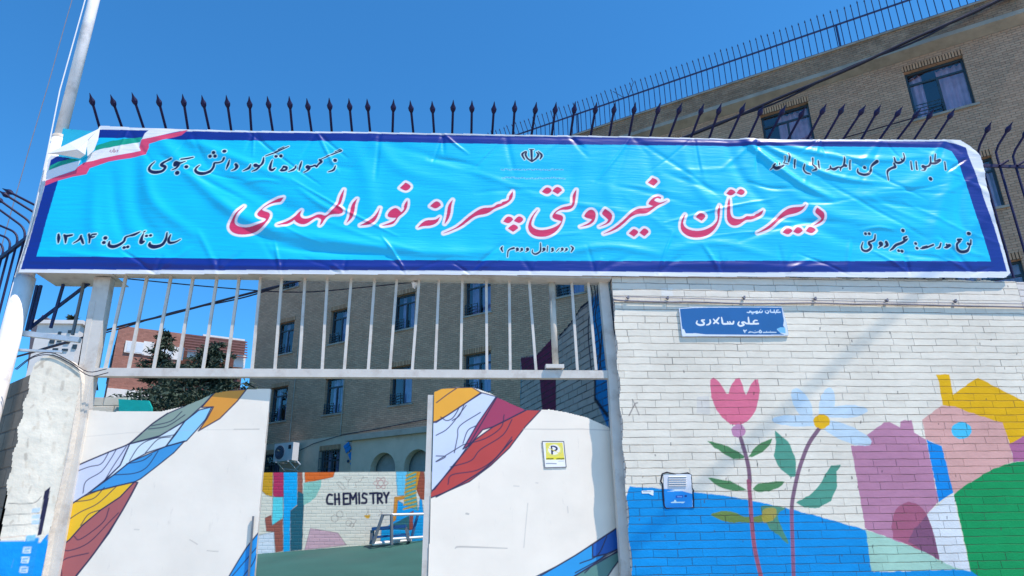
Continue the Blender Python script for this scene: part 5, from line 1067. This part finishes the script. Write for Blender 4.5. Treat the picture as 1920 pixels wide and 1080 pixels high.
# ------------------------------------------------------------------ flag pole
px_ = -3.93; YP = YW + .10
fp = thing('flag_pole', 'tall white stepped flag pole at the left end of the banner', 'pole', (px_, YP, 0))
pt = at(95, 262, YP)[2]
mb = MB(); mb.tube([(px_ - .04, YP, 0), (px_ - .02, YP, 2.5), (px_, YP, at(40, 520, YP)[2])], .083, 24); build(mb, 'lower_tube', M['pole_paint'], fp, smooth=True)
zj = at(40, 520, YP)[2]
mb = MB(); mb.tube([(px_, YP, zj - .02), (px_, YP, pt)], .068, 24); build(mb, 'middle_tube', M['pole_paint'], fp, smooth=True)
mb = MB(); mb.tube([(px_, YP, pt - .02), (px_ + .01, YP, 8.6)], .053, 20); build(mb, 'upper_tube', M['pole_paint'], fp, smooth=True)
mb = MB(); mb.tube([(px_, YP, pt - .03), (px_, YP, pt + .04)], .066, 20); build(mb, 'collar', M['rust_metal'], fp, smooth=True)
mb = MB(); mb.tube([at(x, y, YP - .1) for x, y in ((28, 520), (60, 420), (88, 290), (112, 170), (140, 70), (165, -20))], .006, 5); build(mb, 'rope', M['white_vinyl'], fp)
mb = MB(); mb.tube([at(x, y, 8.5) for x, y in ((-8, 500), (20, 400), (57, 270), (90, 160), (122, 45), (135, 0), (150, -60))], .006, 5); tag(build(mb, 'guy_wire', M['wire_grey']), 'thin dark guy wire rising left of the flag pole', 'wire')

# ------------------------------------------------------------------ spiked fences on the walls
def spear(mb, a, b, r, L=.13):
    d = unit(b - a); mb.tube([b, b + d * .025, b + d * .05, b + d * .085, b + d * L], [r * 1.0, r * 2.0, r * 2.3, r * 1.0, .002], 8)
YF = YW + .2
tips = [(168, 174), (207, 177), (247, 173), (294, 176), (342, 176), (378, 178), (424, 178), (467, 180), (501, 180), (542, 180), (575, 184), (617, 183), (654, 184), (688, 185), (738, 186), (769, 188), (810, 189), (850, 187), (885, 188), (927, 190), (966, 188), (1006, 191), (1043, 191), (1079, 190), (1119, 191), (1154, 191), (1192, 191), (1238, 192), (1279, 192), (1320, 194), (1353, 193), (1398, 192), (1432, 196), (1474, 196), (1510, 201), (1550, 194), (1585, 194), (1624, 196), (1652, 196), (1693, 199), (1727, 203), (1752, 203), (1791, 203), (1859, 228), (1899, 228), (1932, 236)]
bases = [(186, 237), (226, 231), (267, 233), (310, 237), (352, 240), (392, 242), (433, 241), (471, 241), (511, 243), (548, 244), (584, 245), (622, 246), (660, 246), (694, 247), (736, 248), (775, 248), (814, 249), (848, 249), (884, 249), (923, 250), (962, 250), (997, 251), (1035, 251), (1070, 252), (1108, 252), (1143, 252), (1180, 252), (1220, 253), (1256, 253), (1298, 252), (1332, 253), (1370, 253), (1406, 253), (1443, 254), (1481, 255), (1517, 255), (1550, 255), (1585, 255), (1618, 256), (1653, 256), (1686, 257), (1717, 257), (1756, 257), (1833, 280), (1866, 282), (1898, 290)]
fn = thing('spiked_fence', 'row of dark spear topped pickets bent outward above the banner', 'fence', (1.0, YF, 3.95))
zbend = at(960, 262, YF)[2] - .02
zr = at(1890, 312, YF)[2]
for (tx, ty), (bx_, by_) in zip(tips, bases):
    bend = at(bx_, by_, YF); 
    zb0 = at(1890, 290, YF)[2]
    # lower straight part, then the part leaning out towards the street
    y_t = YF - .26; tip = at(tx, ty, y_t)
    hid = bx_ < 1800
    b0 = bend - (tip - bend) * (.35 if hid else 0)
    foot = np.array([b0[0] + .0, YF + (.0 if not hid else .06), 4.12])
    mb = MB(); d = unit(tip - b0); stem_end = tip - d * .13
    ptsk = [foot, np.array([b0[0], b0[1], b0[2] - .1]), b0 - np.array([0, 0, .025]) + d * .004, b0 + d * .06, stem_end]
    mb.tube(ptsk, .013, 7); spear(mb, b0, stem_end, .0128); build(mb, 'picket', M['dark_iron'], fn)
mb = MB(); mb.bar((at(190, 240, YF)[0], YF, zr), (6.6, YF, zr), .02, .035); build(mb, 'rail', M['dark_iron'], fn)
mb = MB()
for x in (1872, 1905): p = at(x, 312, YF); mb.tube([p + np.array([0, -.02, 0]), p + np.array([.09, -.05, .05])], .014, 6)
build(mb, 'barb', M['dark_iron'], fn)

# left side wall running away from the street corner
ld_ = unit([-.717, .697, 0]); ln_ = np.array([-.697, -.717, 0])
c0 = at(60, 690, YW - .02); c0 = np.array([c0[0], YW + .02, 0])
M['left_brick'] = brick_mat('left_brick', .26, .16, .012, col=(.31, .26, .205), mortar=(.12, .11, .1), mort_amt=.7, var=.12, bumpd=.012, grime=.35)
lw = thing('corner_wall', 'shaded grey block wall running back from the street corner at far left', 'wall', c0)
ztl = at(58, 700, YW + .02)[2]
mb = MB(); q = [(0, 0), (5, 0), (5, ztl), (0, ztl)]
mb.face([c0 + ld_ * a + np.array([0, 0, b]) for a, b in q], q); mb.face([c0 + ld_ * a - ln_ * .2 + np.array([0, 0, b]) for a, b in q], q)
mb.face([c0 + np.array([0, 0, ztl]), c0 + ld_ * 5 + np.array([0, 0, ztl]), c0 + ld_ * 5 - ln_ * .2 + np.array([0, 0, ztl]), c0 - ln_ * .2 + np.array([0, 0, ztl])], [(0, 0), (5, 0), (5, .2), (0, .2)])
build(mb, 'wall_body', M['left_brick'], lw)
# plastered gate pillar
pil = [(63, 689), (66, 680), (73, 677), (78, 670), (88, 668), (99, 664), (108, 668), (117, 669), (126, 675), (133, 676), (140, 684), (146, 690), (149, 700), (150, 716), (128, 850), (92, 1000), (60, 1200), (-30, 1200), (8, 965), (14, 930), (13, 905), (22, 880), (24, 850), (34, 828), (33, 802), (44, 780), (43, 757), (54, 735), (55, 710)]
pls = Sheet((0, YW, 0), (1, 0, 0), (0, 0, 1), at(-40, 1100, YW)[0], at(155, 700, YW)[0], .9, at(90, 660, YW)[2] + .02, .0075, (252, 226, 206))
pls.fill([(-60, 1015), (40, 1014), (75, 1018), (90, 1000), (92, 1200), (-60, 1250)], (0, 150, 228))
PZ = zb(0, 640, 2.455)
for i in range(90):                             # chips, drips and stains in the plaster
    y = RNG2.uniform(672, 1010); x = RNG2.uniform(20, 150); d_ = RNG2.uniform(3, 16)
    pls.stroke([(x, y), (x - RNG2.uniform(-2, 5), y + d_)], RNG2.uniform(1.5, 7), (196, 180, 156) if i % 3 else (150, 138, 122), smooth=False, al=RNG2.uniform(.15, .5))
pls.stroke([(66, 690), (92, 672), (120, 678), (146, 706)], 5, (170, 158, 140), al=.5)
pls.stroke(PZ([(40, 745), (100, 748), (160, 742), (190, 715)]), 1.3, (110, 105, 100)); pls.stroke(PZ([(20, 800), (180, 790)]), 1.0, (130, 125, 118), smooth=False); pls.stroke(PZ([(10, 850), (170, 840)]), 1.0, (130, 125, 118), smooth=False); pls.stroke(PZ([(0, 905), (120, 895)]), 1.2, (225, 190, 165), smooth=False)
for a in (770, 800, 825): pls.fill(PZ([(148, a), (185, a - 4), (182, a + 16), (145, a + 18)]), (165, 205, 235), al=.7)
pls.fill(PZ([(120, 900), (180, 905), (150, 1080), (95, 1080)]), (30, 150, 222)); pls.fill(PZ([(118, 895), (165, 890), (160, 918), (122, 920)]), (130, 195, 235))
for a, d in ((945, 0), (990, 8), (1035, 14)): pls.fill(PZ([(108 - d, a), (145 - d, a + 2), (140 - d, a + 32), (103 - d, a + 30)]), (222, 236, 246), al=.9); pls.stroke(PZ([(115 - d, a + 12), (135 - d, a + 10)]), 2.5, (90, 170, 228), smooth=False); pls.stroke(PZ([(112 - d, a + 22), (130 - d, a + 24)]), 2.0, (90, 170, 228), smooth=False)
pls.fill(PZ([(205, 690), (232, 668), (225, 720), (190, 890), (172, 895)]), (40, 42, 70))
pl_ = thing('plaster_pillar', 'rough white plastered pillar with blue painted foot left of the gate', 'pillar', (at(80, 900, YW)[0], YW, 0))
M['pillar_paint'] = paint_mat('pillar_paint', .85, .25, .2, 1.0, 8, scuff=.5)
kq = pls.uv(pil); kq[kq[:, 1] < .95, 1] = .9
pls.build('painted_face', M['pillar_paint'], pl_, keep=kq)
mb = MB(); mb.prism([np.array([a, YW + .004, b if b > .95 else 0]) for a, b in kq], (0, .085, 0)); build(mb, 'pillar_body', M['plaster'], pl_)
# fence on the corner wall
lf = thing('corner_fence', 'dark iron fence with outward curved pickets on the far left wall', 'fence', c0 + np.array([0, 0, ztl]))
lc = at(40, 468, YW + .1); 
zrl = 4.45
def onl(x, y): return onp(x, y, c0 + ln_ * -.1, ln_)
R0, R1 = onl(34, 459), onl(-60, 530)
mb = MB(); mb.bar(R0 + (R0 - R1) * .2, R1 + (R1 - R0) * 1.0, .03, .05); build(mb, 'rail', M['dark_iron'], lf)
mb = MB(); Q0, Q1 = onl(128, 640), onl(-40, 700); 
base_z = ztl
for (bx_, by_), (tx, ty) in zip(((-34, 494), (-19, 482), (-5, 471), (9, 460), (22, 449), (36, 438), (50, 430), (64, 421), (78, 407), (92, 398)), ((-150, 480), (-130, 460), (-108, 442), (-85, 425), (-70, 415), (-50, 402), (-30, 372), (-14, 366), (-3, 357), (4, 353))):
    bend = onl(bx_, by_); tip = onp(tx, ty, c0 + ln_ * .28, ln_); d = unit(tip - bend); e = tip - d * .13
    foot = np.array([bend[0], bend[1], base_z]); u_ = np.array([0, 0, 1.0]); P_ = [foot, bend - u_ * .12]
    for k in range(1, 6): t = k / 6; P_.append((1 - t) ** 2 * (bend - u_ * .12) + 2 * t * (1 - t) * bend + t * t * (bend + d * .12))
    P_ += [bend + d * .12, e]; mb = MB(); mb.tube(P_, .0125, 7); spear(mb, bend, e, .0125); build(mb, 'picket', M['dark_iron'], lf)
# white rails, dark struts between pole and gate post
cr_ = thing('corner_railing', 'white rail with dark uprights between the flag pole and the gate post', 'railing', at(90, 630, YG + .1))
mb = MB(); mb.bar(at(34, 624, YG + .1), at(150, 638, YG + .1), .045, .045); build(mb, 'rail', M['pole_paint'], cr_)
mb = MB(); mb.bar(at(28, 656, YG + .1), at(118, 660, YG + .1), .03, .02); build(mb, 'lower_rail', M['pole_paint'], cr_)
for (xa, ya, xb, yb) in ((58, 530, 38, 622), (70, 535, 50, 620), (77, 535, 56, 618), (119, 533, 95, 615), (158, 528, 136, 628)):
    mb = MB(); mb.bar(at(xa, ya, YG + .2), at(xb, yb, YG + .2), .022, .022); build(mb, 'upright', M['navy_iron'] if xa != 158 else M['goal_grey'], cr_)
mb = MB(); mb.bar(at(56, 615, YG + .22), at(172, 527, YG + .22), .024, .024); build(mb, 'brace', M['navy_iron'], cr_)
mb = MB()
for k in range(2):
    P_ = [at(x + k * 3, y + k * 4 + random.uniform(-3, 3), YW - .006 - .006 * k) for x, y in ((28, 690), (60, 668), (95, 660), (130, 678), (165, 700), (200, 694))]; mb.tube(cr(P_, 4), .004, 5)
tag(build(mb, 'pillar_wires', M['cable']), 'loose thin wires draped over the top of the plaster pillar', 'wiring')

# ------------------------------------------------------------------ beyond the gate, left: low wall, teal sheet, houses, conifers
M['yard_plain'] = brick_mat('yard_plain', .3, .16, .014, col=tuple(alb((225, 218, 200))), mortar=(.16, .14, .12), mort_amt=.8, var=.08, bumpd=.01, grime=.25)
Y1 = 9.5
yw = thing('low_yard_wall', 'low cream block wall behind the left gate leaf', 'wall', at(190, 900, Y1) * np.array([1, 1, 0]))
mb = MB(); xa, xb, zt1 = at(60, 745, Y1)[0], at(470, 745, Y1)[0], at(190, 745, Y1)[2]; q = [(xa, 0), (xb - 1.55, 0), (xb - 1.55, zt1), (xa, zt1)]
mb.face([(a, Y1, b) for a, b in q], q); mb.face([(a, Y1 + .2, b) for a, b in q], q); mb.face([(q[0][0], Y1, zt1), (q[1][0], Y1, zt1), (q[1][0], Y1 + .2, zt1), (q[0][0], Y1 + .2, zt1)], [(0, 0), (3, 0), (3, .2), (0, .2)]); build(mb, 'wall_body', M['yard_plain'], yw)
mb = MB(); a = [at(x, y, Y1 - .08) for x, y in ((222, 748), (250, 750), (278, 751), (284, 764), (282, 790), (224, 790))]; mb.prism(a, (0, .05, 0)); tag(build(mb, 'teal_sheet', M['teal_sheet']), 'teal sheet hung over the low wall behind the left gate leaf', 'sheet')

def dirc(x, y): d = R @ np.array([x - CX, CY - y, -F]); d[2] = 0; return unit(d)
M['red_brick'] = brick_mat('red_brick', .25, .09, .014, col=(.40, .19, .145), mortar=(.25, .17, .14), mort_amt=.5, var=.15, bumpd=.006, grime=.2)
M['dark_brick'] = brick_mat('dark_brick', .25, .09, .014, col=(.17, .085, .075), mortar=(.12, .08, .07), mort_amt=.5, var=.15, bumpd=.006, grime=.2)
M['win_white'] = mat('win_white', (.62, .68, .72), .4, 0, .06, 4)
M['stone_white'] = mat('stone_white', (.70, .69, .66), .7, 0, .08, 3)
M['louvre_red'] = mat('louvre_red', (.22, .10, .09), .6)
rb = dirc(3220, 985); rn = np.array([rb[1], -rb[0], 0]); rn = rn if rn[1] < 0 else -rn
RC = at(222, 620, 46.0); RC = np.array([RC[0], RC[1], 0])
def rf(u, z, o=0.0): return RC + rb * u + rn * o + np.array([0, 0, z])
def rpx(x, y, o=0.0):
    p = onp(x, y, RC + rn * o, rn) - RC; return p @ rb, p[2]
red = thing('red_brick_building', 'distant red brick apartment building with white framed windows behind the conifer', 'building', rf(5, 0))
zt2 = rpx(228, 611)[1]; ue = rpx(345, 628)[0]; ue2 = rpx(464, 640)[0]
mb = MB(); q = [(0, 0), (ue, 0), (ue, zt2), (0, zt2)]; mb.face([rf(*p) for p in q], q); mb.face([rf(0, zt2), rf(ue, zt2), rf(ue, zt2, -8), rf(0, zt2, -8)], [(0, 0), (5, 0), (5, 8), (0, 8)]); build(mb, 'wall', M['red_brick'], red)
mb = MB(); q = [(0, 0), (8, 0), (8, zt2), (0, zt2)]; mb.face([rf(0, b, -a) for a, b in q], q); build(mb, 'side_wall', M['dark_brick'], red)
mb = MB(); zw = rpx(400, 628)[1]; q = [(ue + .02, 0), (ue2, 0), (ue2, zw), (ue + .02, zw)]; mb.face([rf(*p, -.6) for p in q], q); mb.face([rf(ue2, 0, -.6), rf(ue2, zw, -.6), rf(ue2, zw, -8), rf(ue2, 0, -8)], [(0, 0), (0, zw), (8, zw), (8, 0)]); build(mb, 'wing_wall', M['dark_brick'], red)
for (xa, ya, xb, yb) in ((236, 639, 270, 665), (303, 648, 325, 671), (352, 656, 380, 676), (392, 662, 418, 680)):
    (u0, z1), (u1, z0) = rpx(xa, ya), rpx(xb, yb); mb = MB(); mb.box(rf((u0 + u1) / 2, (z0 + z1) / 2, .05), rb, rn, (0, 0, 1), abs(u1 - u0) / 2, .06, abs(z1 - z0) / 2); f_ = build(mb, 'window', M['stone_white'], red)
    mb = MB()
    for s_ in (-1, 1): mb.box(rf((u0 + u1) / 2 + s_ * (u1 - u0) * .22, (z0 + z1) / 2, .115), rb, rn, (0, 0, 1), abs(u1 - u0) * .18, .008, abs(z1 - z0) * .42)
    build(mb, 'pane', M['win_white'], f_)
for (xa, ya, xb, yb) in ((270, 640, 285, 668), (325, 650, 342, 676), (440, 664, 458, 690)):
    (u0, z1), (u1, z0) = rpx(xa, ya), rpx(xb, yb); mb = MB(); mb.box(rf((u0 + u1) / 2, (z0 + z1) / 2, .03), rb, rn, (0, 0, 1), abs(u1 - u0) / 2, .05, abs(z1 - z0) / 2); build(mb, 'stone_panel', M['stone_white'], red)
mb = MB()
for k in range(7): (u0, z0), (u1, _) = rpx(345, 630 + k * 5), rpx(462, 640 + k * 5); mb.bar(rf(u0, z0, .4), rf(u1, z0, .4), .12, .06)
build(mb, 'balcony_louvre', M['louvre_red'], red)
mb = MB(); (u0, z0), (u1, _) = rpx(382, 636), rpx(462, 640); mb.box(rf((u0 + u1) / 2, z0 + .1, -1.2), rb, rn, (0, 0, 1), (u1 - u0) / 2, .5, .45); build(mb, 'parapet', M['stone_white'], red)
for (ya, yb) in ((640, 690),):
    (z1, z0) = rpx(228, ya)[1], rpx(228, yb)[1]
    for k in range(2): mb = MB(); mb.box(rf(0, (z0 + z1) / 2, -2 - 3 * k) - rb * .03, rn, rb, (0, 0, 1), .8, .04, abs(z1 - z0) / 2); build(mb, 'side_window', M['win_frame'], red)
(u0, zz) = rpx(218, 738); mb = MB(); mb.box(rf(ue / 2, zz, .06), rb, rn, (0, 0, 1), ue / 2, .06, .3); build(mb, 'stone_band', M['stone_white'], red)

wh = thing('white_house', 'bright white house between the flag pole and the gate post', 'house', at(110, 700, 34) * np.array([1, 1, 0]))
A_, B_ = at(72, 604, 34.0), at(146, 634, 34.0); mb = MB(); mb.abox(A_[0], B_[0], 34, 34.6, 0, A_[2] - .1); build(mb, 'wall', M['stone_white'], wh)
mb = MB(); mb.abox(A_[0] - .15, B_[0] + .15, 33.85, 34.75, A_[2] - .1, A_[2] + .08); build(mb, 'roof', M['stone_white'], wh)
for (x, y, w_, h_) in ((98, 640, 7, 8), (112, 638, 6, 7), (126, 641, 8, 7), (104, 655, 9, 4), (122, 656, 10, 4), (140, 650, 6, 8), (131, 622, 5, 5), (112, 625, 4, 6)):
    a, b = at(x - w_ / 2, y - h_ / 2, 33.99), at(x + w_ / 2, y + h_ / 2, 33.99); mb = MB(); mb.abox(a[0], b[0], 33.95, 34.02, b[2], a[2]); build(mb, 'window', M['win_frame'], wh)
M['grey_roof'] = mat('grey_roof', (.12, .11, .13), .8)
mb = MB(); A_ = at(58, 636, 30); mb.prism([at(x, y, 43.0) for x, y in ((58, 620), (80, 590), (100, 606), (110, 700), (50, 700))], (0, 5, 0)); tag(build(mb, 'grey_gable', M['grey_roof']), 'dark grey gabled shed left of the white house', 'shed')

def conifer(name, label, base, height, rad, seed, lean=0.0, tiers=22, group=None, fat=1.0):
    rg = np.random.default_rng(seed); t = thing(name, label, 'tree', base, group)
    mb = MB(); tp_ = base + np.array([lean, 0, height]); mb.tube([base, base + (tp_ - base) * .5, tp_], [height * .022, height * .014, .01], 8)
    limbs = []
    for i in range(tiers):
        f_ = .14 + .84 * i / (tiers - 1); L = rad * (1 - f_) ** .75 * fat + .12
        for k in range(rg.integers(4, 7)):
            if rg.random() < .12: continue
            a = rg.uniform(0, 2 * math.pi); l_ = L * rg.uniform(.55, 1.15); p = base + (tp_ - base) * f_
            e = p + np.array([math.cos(a), math.sin(a), rg.uniform(-.22, .18)]) * l_
            limbs.append((p, e, l_)); mb.tube([p, (p + e) / 2 + np.array([0, 0, -.04 * l_]), e], [.03 * l_ ** .5, .02, .008], 5, cap=False)
    build(mb, 'trunk', M['trunk'], t)
    V_, F_ = [], []
    for p, e, l_ in limbs:
        n = int(120 * l_ + 22)
        for _ in range(n):
            s_ = rg.uniform(.18, 1.05) ; c = p + (e - p) * s_ + rg.normal(0, .07 + .07 * l_, 3) * np.array([1, 1, .55])
            d = unit(e - p) + rg.normal(0, .6, 3); d = unit(d); up = unit(np.cross(d, rg.normal(0, 1, 3))); L = rg.uniform(.09, .22) * (height / 8) ** .6; w_ = L * .2
            b = len(V_); V_ += [c - up * w_, c + d * L * .5 - up * w_ * .9 , c + d * L, c + up * w_]; F_.append((b, b + 1, b + 2, b + 3))
    me = bpy.data.meshes.new('crown'); me.from_pydata([tuple(np.array(v) - ORG[t.name]) for v in V_], [], F_); me.materials.append(M['needles']); link('crown', me, t, ORG[t.name])
    return t
def gpt(x, y, Y): p = at(x, y, Y); p[2] = court_z(p[0], min(p[1], 40)); return p
b = gpt(345, 760, 27.0); conifer('conifer', 'broad dark conifer in front of the red brick building', b, at(392, 640, 27)[2] - b[2], 3.4, 5, lean=1.0, tiers=34, fat=1.3)
b = gpt(292, 760, 29.5); conifer('conifer', 'slimmer pointed conifer left of the broad dark one', b, at(291, 618, 29.5)[2] - b[2], 2.7, 9, tiers=28)
b = at(116, 700, 42.0); b[2] = 0; conifer('conifer', 'small spire topped conifer above the white house', b, at(116, 588, 42)[2], 1.7, 11, tiers=24)

# cable overhead in the street, out of the picture, its shadow crosses the mural
s1, s2 = at(1740, 533, YW), at(1290, 931, YW); dv = s2 - s1
mb = MB(); T_ = 8.5; mb.tube([s1 - dv * .5 + SUN * (T_ + .4), s1 + SUN * T_, s2 + SUN * T_, s2 + dv * 1.2 + SUN * (T_ - .3)], .013, 8)
tag(build(mb, 'overhead_cable', M['cable']), 'black service cable strung over the street in front of the mural wall', 'cable')
